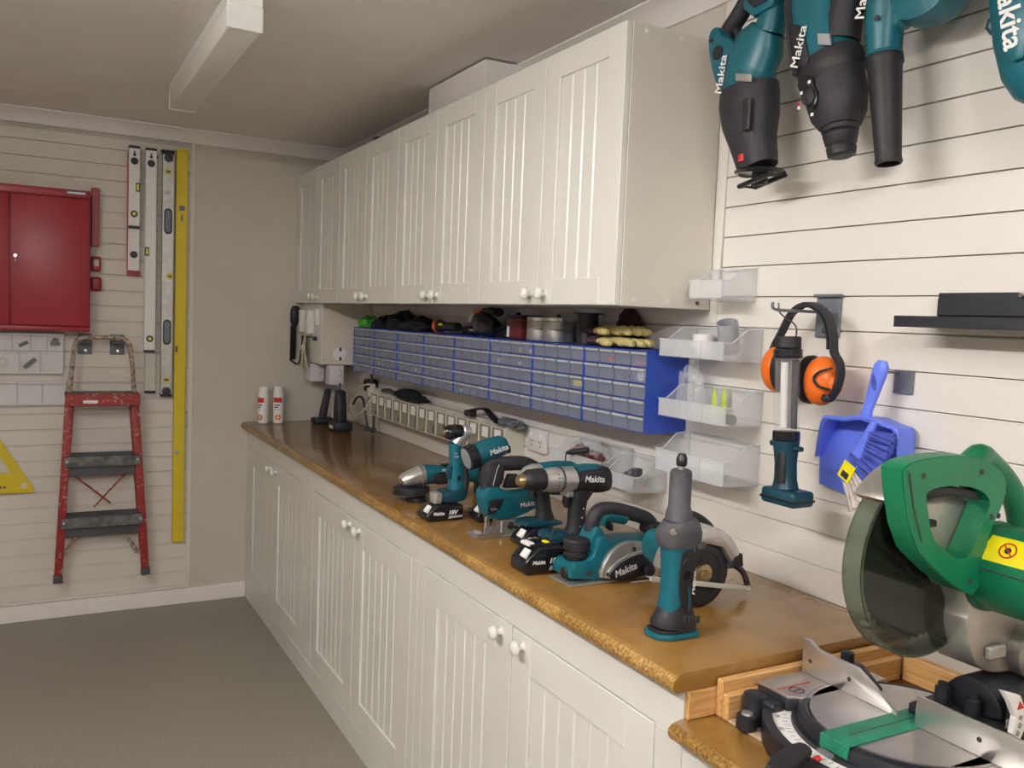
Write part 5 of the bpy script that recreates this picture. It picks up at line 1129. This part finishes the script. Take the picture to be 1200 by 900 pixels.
# ---- work torch
t = thing('work_torch', 'teal battery torch with a round lamp head behind the angle drill', 'torch', (-.36, -2.33, .9))
y = -2.327
battery(t, -.394, -.290, -2.360, -2.296, .9008, .952, label18=False)
part('foot', prY([(-.375, .9525), (-.296, .9525), (-.300, .968), (-.372, .972)], y-.030, y+.030, .005, 1), 'black_rubber', t)
part('grip', loft([((-.352, y, .966), .022, .022), ((-.356, y, .99), .019, .019), ((-.358, y, 1.03), .018, .018), ((-.352, y, 1.06), .020, .022)], (1, 0, 0)), 'black_rubber', t)
ax = V(.125, 0, .038); o = V(-.418, y, 1.078)
part('lamp_bezel', lathe([(.031, 0), (.0355, .003), (.0355, .022), (.032, .03)], o, tuple(ax), 32), 'black_satin', t)
hd = part('lamp_head', lathe([(.032, .028), (.033, .05), (.032, .085), (.029, .112), (.020, .126), (.008, .130)], o, tuple(ax), 32), 'teal', t)
part('reflector', lathe([(.029, .0008), (.020, .010), (.006, .018), (.001, .018)], o-ax.normalized()*.002, tuple(ax), 28), 'brushed_steel', t)
part('lens', lathe([(.0305, -.001), (.0305, .0002)], o-ax.normalized()*.002, tuple(ax), 28), 'tube_clear', t)
part('tail_knob', loft([((-.296, y, 1.098), .012, .012), ((-.285, y, 1.100), .010, .012)], (0, 0, 1)), 'black_satin', t)
part('lettering', face_y('Makita', .022, -.335, y-.0335, 1.103, 17, bold=.02), 'paper_white', hd)

# ---- jigsaw
t = thing('jigsaw', 'teal jigsaw with a black D handle standing on its steel shoe', 'jigsaw', (-.37, -2.485, .9))
yn, yf, y = -2.512, -2.458, -2.485
bd = boot([(-.456, 1.012), (-.440, 1.036), (-.400, 1.028), (-.375, 1.012), (-.31, 1.016), (-.262, 1.020), (-.258, .995), (-.286, .972), (-.343, .950), (-.394, .946), (-.440, .950), (-.450, .985)], yn, yf, 'teal', t, 'body', .010)
part('rear_body', loft([((-.30, y, 1.035), .026, .034), ((-.255, y, 1.035), .028, .036), ((-.21, y, 1.03), .028, .036), ((-.175, y, 1.02), .024, .030)], (0, 0, 1)), 'teal', t)
part('d_handle', tube([(-.430, y, 1.020), (-.428, y, 1.065), (-.412, y, 1.084), (-.375, y, 1.088), (-.330, y, 1.086), (-.300, y, 1.075), (-.27, y, 1.055)], .0195, 12), 'charcoal', t)
part('handle_front', boot.__defaults__ and prY([(-.449, 1.030), (-.446, 1.075), (-.425, 1.096), (-.395, 1.098), (-.392, 1.06), (-.402, 1.030)], yn+.004, yf-.004, .009, 1), 'charcoal', t)
part('handle_seam', tube([(-.428, yn+.0025, 1.036), (-.420, yn+.0025, 1.070), (-.412, yn+.004, 1.09)], .0013, 5), 'grey_pvc', t)
part('inner_grip', prY([(-.385, 1.024), (-.30, 1.022), (-.30, 1.055), (-.372, 1.060)], y-.010, y+.010, .003), 'black_rubber', t)
part('front_recess', prY([(-.440, .999), (-.394, 1.003), (-.408, .975), (-.425, .962), (-.442, .962)], yn-.0015, yn+.004, .001), 'black_satin', bd)
part('recess_lens', loft([((-.434, yn-.002, .976), .007, .003), ((-.420, yn-.002, .976), .007, .003)], (0, 0, 1)), 'tube_clear', bd)
part('lettering', face_y('Makita', .0185, -.323, yn-.0008, .982, 6), 'paper_white', bd)
part('shoe', join(box(-.472, -.300, -2.521, -2.449, .9008, .905, .001), box(-.472, -.40, -2.521, -2.518, .905, .916), box(-.36, -.300, -2.521, -2.518, .905, .920)), 'brushed_steel', t)
part('shoe_bracket', join(box(-.40, -.345, -2.510, -2.460, .905, .944, .003), box(-.445, -.41, -2.505, -2.500, .905, .930, .001)), 'silver_dull', t)
part('bracket_hole', cyl((-.372, -2.5105, .928), NY, .010, .001, 16), 'dark_gap', t)
part('orbital_lever', loft([((-.385, -2.514, .934), .008, .004), ((-.352, -2.514, .922), .008, .004)], (0, 0, 1)), 'dark_metal', t)
part('plunger', join(cyl((-.430, y, .910), Z_, .007, .042, 14), box(-.4325, -.4275, y-.001, y+.001, .9012, .925)), 'chrome', t)
part('roller', cyl((-.420, y-.010, .917), (0, 1, 0), .008, .020, 16, .001), 'silver_dull', t)
part('anti_chip_clip', join(box(-.465, -.440, -2.500, -2.470, .905, .911, .001), cyl((-.455, -2.500, .911), (0, 1, 0), .005, .03, 12)), 'tube_clear', t)

# ---- impact driver half hidden behind the hammer drill
t = thing('impact_driver', 'teal impact driver half hidden behind the larger hammer drill', 'driver', (-.33, -2.60, .9))
y = -2.60
battery(t, -.408, -.305, -2.632, -2.570, .9008, .948, label18=False)
part('foot', prY([(-.398, .9485), (-.288, .9485), (-.286, .962), (-.39, .968)], y-.030, y+.030, .006, 1), 'teal_dark', t)
part('grip', loft([((-.325, y, .962), .022, .026), ((-.328, y, .985), .019, .020), ((-.334, y, 1.02), .018, .019), ((-.338, y, 1.045), .020, .024)], (1, 0, 0)), 'black_rubber', t)
part('trigger', loft([((-.360, y, 1.040), .009, .008), ((-.364, y, 1.022), .009, .007)], (1, 0, 0)), 'black_satin', t)
part('motor_body', loft([((-.345, y, 1.079), .026, .028), ((-.30, y, 1.080), .028, .030), ((-.255, y, 1.079), .027, .029), ((-.235, y, 1.077), .020, .022)], (0, 0, 1)), 'teal', t)
part('hammer_case', lathe([(.026, 0), (.027, .02), (.020, .042), (.012, .050), (.012, .058)], (-.345, y, 1.079), (-1, 0, 0), 24), 'silver', t)

# ---- hammer drill
t = thing('hammer_drill', 'large teal and black hammer drill with a silver gearbox and black chuck', 'drill', (-.33, -2.715, .9))
y = -2.717
battery(t, -.388, -.270, -2.752, -2.682, .9008, .940, label18=False)
ft = boot([(-.392, .9405), (-.262, .9405), (-.258, .950), (-.272, .962), (-.33, .958), (-.385, .964), (-.394, .955)], y-.034, y+.034, 'teal_dark', t, 'foot', .006)
part('belt_clip', tube([(-.392, y-.030, .955), (-.388, y-.031, .975), (-.365, y-.033, .972), (-.345, y-.034, .957)], .0022, 6), 'dark_metal', ft)
gp = part('grip', loft([((-.302, y, .956), .024, .034), ((-.303, y, .975), .020, .024), ((-.305, y, 1.005), .019, .0215), ((-.303, y, 1.035), .020, .024), ((-.295, y, 1.060), .023, .032)], (1, 0, 0)), 'black_rubber', t)
part('wear_spots', join(*[cyl((-.306+.004*k, y-.0195-.001*(k % 2), .972+.022*k), NY, .0018, .0008, 8) for k in range(3)]), 'paper_white', gp)
part('trigger', loft([((-.334, y, 1.048), .010, .010), ((-.338, y, 1.030), .010, .008), ((-.334, y, 1.018), .008, .005)], (1, 0, 0)), 'black_satin', t)
mb = part('motor_body', loft([((-.322, y, 1.085), .029, .031), ((-.29, y, 1.087), .031, .033), ((-.25, y, 1.086), .031, .033), ((-.228, y, 1.083), .027, .029), ((-.217, y, 1.081), .017, .019)], (0, 0, 1)), 'black_rubber', t)
part('top_shell', loft([((-.318, y, 1.099), .024, .0195), ((-.285, y, 1.102), .025, .0200), ((-.250, y, 1.100), .024, .0195), ((-.232, y, 1.096), .016, .014)], (0, 0, 1)), 'teal', mb)
part('rear_cover', loft([((-.262, y, 1.079), .0325, .029), ((-.240, y, 1.077), .0315, .028), ((-.222, y, 1.076), .026, .024), ((-.213, y, 1.076), .014, .014)], (0, 0, 1)), 'black_rubber', mb)
part('name_panel', prY([(-.316, 1.077), (-.245, 1.073), (-.240, 1.098), (-.312, 1.104)], y-.0335, y-.024, .003, 1), 'black_satin', mb)
part('lettering', face_y('Makita', .0215, -.279, y-.0342, 1.0885, -3, bold=.025), 'paper_white', mb)
gc = part('gear_case', lathe([(.029, 0), (.030, .010), (.030, .036), (.0285, .038), (.0285, .044), (.0300, .046), (.0300, .066), (.0285, .070), (.026, .084)], (-.320, y, 1.087), (-1, 0, 0), 32), 'silver', t)
part('mode_ring', lathe([(.0305, 0), (.0305, .004)], (-.357, y, 1.087), (-1, 0, 0), 32), 'dark_metal', gc)
part('case_lug', box(-.345, -.325, y-.018, y+.018, 1.044, 1.060, .003), 'silver_dull', gc)
part('clutch_marks', join(*[box(-.378-.0, -.374, y-.0302*math.cos(a)-.0006, y-.0302*math.cos(a)+.0006, 1.087+.0302*math.sin(a)-.0012, 1.087+.0302*math.sin(a)+.0012) for a in (-.6, -.3, 0, .3, .6)]), 'dark_metal', gc)
part('chuck', lathe([(.024, 0), (.0265, .002), (.0265, .022), (.0255, .024), (.0255, .040), (.020, .050), (.016, .054)], (-.404, y, 1.090), (-1, 0, 0), 28), 'black_rubber', t)
part('chuck_nose', lathe([(.0165, 0), (.0150, .008), (.0105, .016), (.004, .017)], (-.4575, y, 1.090), (-1, 0, 0), 20), 'gold_metal', t)

# ---- loose battery
t = thing('battery', 'loose black 18 volt battery at the worktop edge in front of the hammer drill', 'battery', (-.46, -2.81, .9))
bb = battery(t, -.516, -.410, -2.842, -2.772, .9008, .962, nm='case')
part('terminal_rail', join(box(-.495, -.422, -2.832, -2.826, .9618, .9675, .001), box(-.495, -.422, -2.786, -2.780, .9618, .9675, .001)), 'black_satin', t)
part('rail_end', box(-.500, -.482, -2.824, -2.788, .9618, .9695, .002), 'paper_white', t)
part('yellow_tab', box(-.448, -.438, -2.815, -2.795, .9618, .9665, .001), 'sticker_yellow', t)

# ---- planer
t = thing('planer', 'teal electric hand planer with a silver belt cover and black loop handle', 'planer', (-.30, -2.91, .9))
yn, yf, y = -2.945, -2.862, -2.903
part('base_plate', join(prZ([(-.475, yn-.002), (-.478, yf), (-.16, yf), (-.16, yn-.002)], .9008, .9055, .001)), 'silver_dull', t)
bd = boot([(-.472, .9058), (-.470, .948), (-.425, .952), (-.412, .962), (-.404, 1.000), (-.382, 1.000), (-.365, .986), (-.30, .988), (-.24, .982), (-.19, .985), (-.165, .960), (-.165, .9058)], yn+.004, yf, 'teal', t, 'body', .006)
part('handle_post', prY([(-.418, .955), (-.410, 1.018), (-.388, 1.024), (-.372, .99), (-.36, .97)], y-.026, y+.026, .007, 1), 'teal', t)
part('handle', tube([(-.398, y, 1.008), (-.394, y, 1.036), (-.378, y, 1.052), (-.345, y, 1.052), (-.30, y, 1.041), (-.255, y, 1.026), (-.235, y, 1.010), (-.232, y, .985)], .0165, 12), 'charcoal', t)
part('handle_underside', tube([(-.378, y, 1.020), (-.372, y, 1.036), (-.35, y, 1.038), (-.31, y, 1.030)], .0155, 10), 'teal', t)
part('trigger', loft([((-.358, y, 1.024), .010, .010), ((-.350, y, 1.012), .009, .008), ((-.345, y, 1.006), .006, .004)], (1, 0, 0)), 'black_satin', t)
part('rear_post', prY([(-.255, .985), (-.25, 1.018), (-.212, 1.018), (-.20, .985)], y-.024, y+.024, .007, 1), 'black_rubber', t)
kn = part('depth_knob', lathe([(.026, 0), (.028, .002), (.028, .010), (.024, .013), (.0235, .018), (.029, .021), (.029, .040), (.026, .044), (.012, .046)], (-.436, y, .9505), Z_, 28), 'black_rubber', t)
part('scale_ring', lathe([(.0285, .003), (.0287, .009)], (-.436, y, .9505), Z_, 28), 'black_gloss', kn)
part('front_plug', cyl((-.4705, y-.012, .925), (-1, 0, 0), .013, .004, 18, .001), 'black_rubber', bd)
part('side_holes', join(cyl((-.425, yn+.004, .925), NY, .006, .0008, 14), *[box(-.398+.007*i, -.394+.007*i, yn+.0032, yn+.0042, .918+.009*j, .923+.009*j) for i in range(2) for j in range(3)]), 'dark_gap', bd)
cv = boot([(-.402, .908), (-.400, .935), (-.372, .977), (-.335, .990), (-.285, .985), (-.235, .955), (-.225, .920), (-.240, .908)], yn-.008, yn+.010, 'silver_dull', t, 'belt_cover', .005)
bc = boot([(-.393, .909), (-.388, .932), (-.352, .957), (-.300, .970), (-.255, .962), (-.232, .935), (-.235, .912), (-.28, .9075)], yn-.0135, yn-.0085, 'silver', cv, 'cover_rim', .002)
bp = boot([(-.388, .915), (-.380, .932), (-.345, .953), (-.300, .964), (-.272, .954), (-.262, .925), (-.29, .910), (-.355, .906)], yn-.0175, yn-.0138, 'black_satin', cv, 'black_panel', .0015)
part('lettering', face_y('Makita', .0225, -.344, yn-.0182, .930, 15, bold=.025), 'paper_white', cv)
part('cover_screw', join(cyl((-.318, yn-.0085, .972), NY, .005, .003, 12), cyl((-.390, yn-.0140, .925), NY, .004, .002, 12)), 'dark_gap', cv)
part('rebate_guide', join(prY([(-.276, .905), (-.262, .960), (-.250, .962), (-.240, .905), (-.247, .905), (-.255, .945), (-.262, .905)], yn-.026, yn-.0185, .001), box(-.335, -.205, yn-.028, yn-.0255, .9012, .9055, .001)), 'brushed_steel', t)
part('guide_knob', lathe([(.012, 0), (.013, .002), (.012, .012), (.005, .016)], (-.285, yn-.0185, .925), NY, 16), 'black_rubber', t)
part('guide_rod', tube([(-.262, yn-.024, .912), (-.232, yn-.024, .912), (-.205, yn-.024, .918)], .0035, 8, 0), 'chrome', t)

t.location.x += .012

# ---- circular saw
t = thing('circular_saw', 'cordless circular saw with a silver upper guard behind the upright grinder', 'saw', (-.29, -3.13, .9))
cx, cz = -.287, .9715
part('lower_guard', prY(disc2(cx, cz, .0705, 36), -3.155, -3.128, .004), 'black_rubber', t)
part('guard_step', lathe([(.060, 0), (.058, .004), (.045, .0055), (.044, .002)], (cx, -3.1552, cz), NY, 32), 'charcoal', t)
part('blade_bolt', lathe([(.022, 0), (.020, .006), (.010, .008), (.009, .012)], (cx, -3.157, cz), NY, 20), 'gold_metal', t)
ug = [(cx+.096*math.cos(math.radians(a)), cz+.096*math.sin(math.radians(a))) for a in range(4, 178, 6)]+[(cx-.070, cz+.004), (cx-.05, cz+.045), (cx, cz+.062), (cx+.045, cz+.050), (cx+.072, cz+.010)]
sg = part('upper_guard', prY(ug, -3.168, -3.112, .007), 'silver', t)
part('guard_tip', prY([(cx+.058, cz+.006), (cx+.098, cz+.008), (cx+.094, cz+.036), (cx+.072, cz+.030)], -3.1695, -3.110, .003), 'charcoal', sg)
part('base_plate', prY([(-.430, .9855), (-.170, .9365), (-.170, .9265), (-.430, .9755)], -3.174, -3.170, .001), 'grey_white_plastic', t)
part('base_flange', prY([(-.430, .9835), (-.170, .9345), (-.170, .9315), (-.430, .9805)], -3.1695, -3.158, .0005), 'brushed_steel', t)
part('motor', loft([((cx-.02, -3.110, 1.00), .036, .040), ((cx-.02, -3.06, 1.00), .038, .042), ((cx-.02, -3.02, 1.00), .030, .034)], (0, 0, 1)), 'teal', t)
part('handle', tube([(-.345, -3.07, 1.03), (-.375, -3.06, 1.052), (-.412, -3.06, 1.050), (-.438, -3.06, 1.030), (-.448, -3.06, .995)], .017, 12), 'black_rubber', t) if False else \
    part('handle', tube([(-.300, -3.08, 1.035), (-.300, -3.07, 1.062), (-.25, -3.07, 1.062), (-.20, -3.07, 1.030), (-.185, -3.07, .985)], .017, 12), 'black_rubber', t)
part('battery_mount', prY([(-.208, .970), (-.206, 1.005), (-.196, 1.008), (-.184, .990), (-.184, .955), (-.200, .952)], -3.118, -3.06, .004), 'teal_dark', t)
part('hex_key', tube([(-.190, -3.135, .975), (-.165, -3.135, .962), (-.150, -3.135, .945), (-.142, -3.135, .925)], .0065, 10), 'dark_metal', t)
part('key_tip', lathe([(.0085, 0), (.0095, .004), (.006, .014)], (-.143, -3.135, .928), (.25, 0, -1), 12), 'gold_metal', t)

# ---- die grinder standing on end, nearest of the row
t = thing('die_grinder', 'teal die grinder with a long grey nose standing upright, nearest tool on the worktop', 'grinder', (-.433, -3.25, .9))
gx, gy = -.434, -3.250
part('foot_plate', prZ([(gx-.053, gy+.010), (gx-.050, gy-.018), (gx-.026, gy-.034), (gx+.034, gy-.034), (gx+.047, gy-.016), (gx+.047, gy+.026), (gx-.018, gy+.032), (gx-.047, gy+.026)], .9008, .9105, .003), 'teal', t)
part('foot_rail', prZ([(gx-.047, gy+.010), (gx-.044, gy-.016), (gx-.022, gy-.029), (gx+.031, gy-.029), (gx+.043, gy-.014), (gx+.043, gy+.022), (gx-.042, gy+.022)], .9108, .9165, .001), 'black_satin', t)
bo = part('base_skirt', loft([((gx, gy, .9166), .045, .031), ((gx+.001, gy, .926), .0455, .032), ((gx+.002, gy, .942), .037, .029), ((gx+.002, gy, .962), .029, .026)], (0, 1, 0)), 'charcoal', t)
part('vent_slots', join(*[box(gx+.000+.008*k, gx+.0035+.008*k, gy-.0325, gy-.027, .929-.0006*k, .942-.0006*k) for k in range(5)]), 'dark_gap', bo)
bd = part('body', loft([((gx+.001, gy, .950), .032, .026), ((gx+.001, gy, .985), .0265, .024), ((gx, gy, 1.02), .0262, .024), ((gx+.001, gy, 1.05), .029, .026), ((gx+.002, gy, 1.070), .034, .028)], (0, 1, 0), 20, 2.8), 'teal', t)
gp = part('grip_panel', prY([(gx-.004, .945), (gx-.012, 1.00), (gx-.011, 1.055), (gx-.005, 1.066), (gx+.020, 1.066), (gx+.023, 1.03), (gx+.018, .99), (gx+.022, .945)], gy-.0275, gy-.020, .003, 1), 'black_rubber', bd)
part('grip_flash', prY([(gx+.006, 1.002), (gx+.013, .985), (gx+.015, .955), (gx+.009, .948), (gx+.010, .975)], gy-.0285, gy-.0272, .0003, 1), 'teal', bd)
part('switch_pad', lathe([(.011, 0), (.010, .002), (.004, .003)], (gx+.004, gy-.027, 1.040), NY, 18), 'charcoal', bd)
part('power_lamp', lathe([(.009, 0), (.008, .0015)], (gx+.004, gy-.027, 1.017), NY, 16), 'black_gloss', bd)
part('lettering', text('Makita', .017, (gx+.0262, gy-.0165, .998), (0, .0, 1), (-.75, .66, 0), bold=.02), 'paper_white', bd)
cl = part('collar', loft([((gx+.002, gy, 1.067), .038, .029), ((gx+.002, gy, 1.080), .042, .032), ((gx+.003, gy, 1.094), .0415, .032), ((gx+.003, gy, 1.104), .036, .029), ((gx+.001, gy, 1.115), .027, .025)], (0, 1, 0), 20, 3), 'worn_grey', t)
part('collar_clip', box(gx+.024, gx+.044, gy-.030, gy-.020, 1.062, 1.074, .002), 'worn_grey', cl)
part('side_screw', lathe([(.007, 0), (.006, .003), (.002, .004)], (gx-.033, gy-.026, 1.100), (-.5, -1, 0), 12), 'chrome', cl)
part('nose_tube', lathe([(.0245, 0), (.024, .014), (.0215, .022), (.0202, .026), (.0202, .084), (.019, .090), (.015, .093)], (gx, gy, 1.113), Z_, 28), 'worn_grey', t)
part('spindle', cyl((gx, gy, 1.2055), Z_, .0065, .009, 14), 'silver_dull', t)
part('collet_nut', lathe([(.008, 0), (.0100, .003), (.0100, .015), (.008, .018), (.0075, .022), (.0045, .023)], (gx, gy, 1.212), Z_, 12), 'black_satin', t)

# ---- charger plug hooked over the bench, and leads on the bench
t = thing('charger_lead', 'thin black lead with a small plug sticking up beside the power outlet', 'lead', (-.12, -2.28, .92))
part('cord', tube([(-.125, -2.42, .93), (-.135, -2.40, 1.00), (-.137, -2.395, 1.05), (-.135, -2.39, 1.085), (-.125, -2.385, 1.093)], .0022, 6), 'black_satin', t)
part('plug', loft([((-.130, -2.385, 1.092), .005, .004), ((-.118, -2.40, 1.096), .010, .008), ((-.100, -2.422, 1.102), .011, .008), ((-.090, -2.435, 1.107), .008, .006)], (0, 0, 1)), 'black_rubber', t)
solo('bench_lead', tube([(-.155, -2.60, .9032), (-.12, -2.64, .9032), (-.10, -2.70, .9032), (-.12, -2.755, .9032), (-.16, -2.775, .9032), (-.185, -2.74, .9032)], .0024, 6), 'black_satin', 'thin black lead curled on the worktop behind the hammer drill', 'lead')
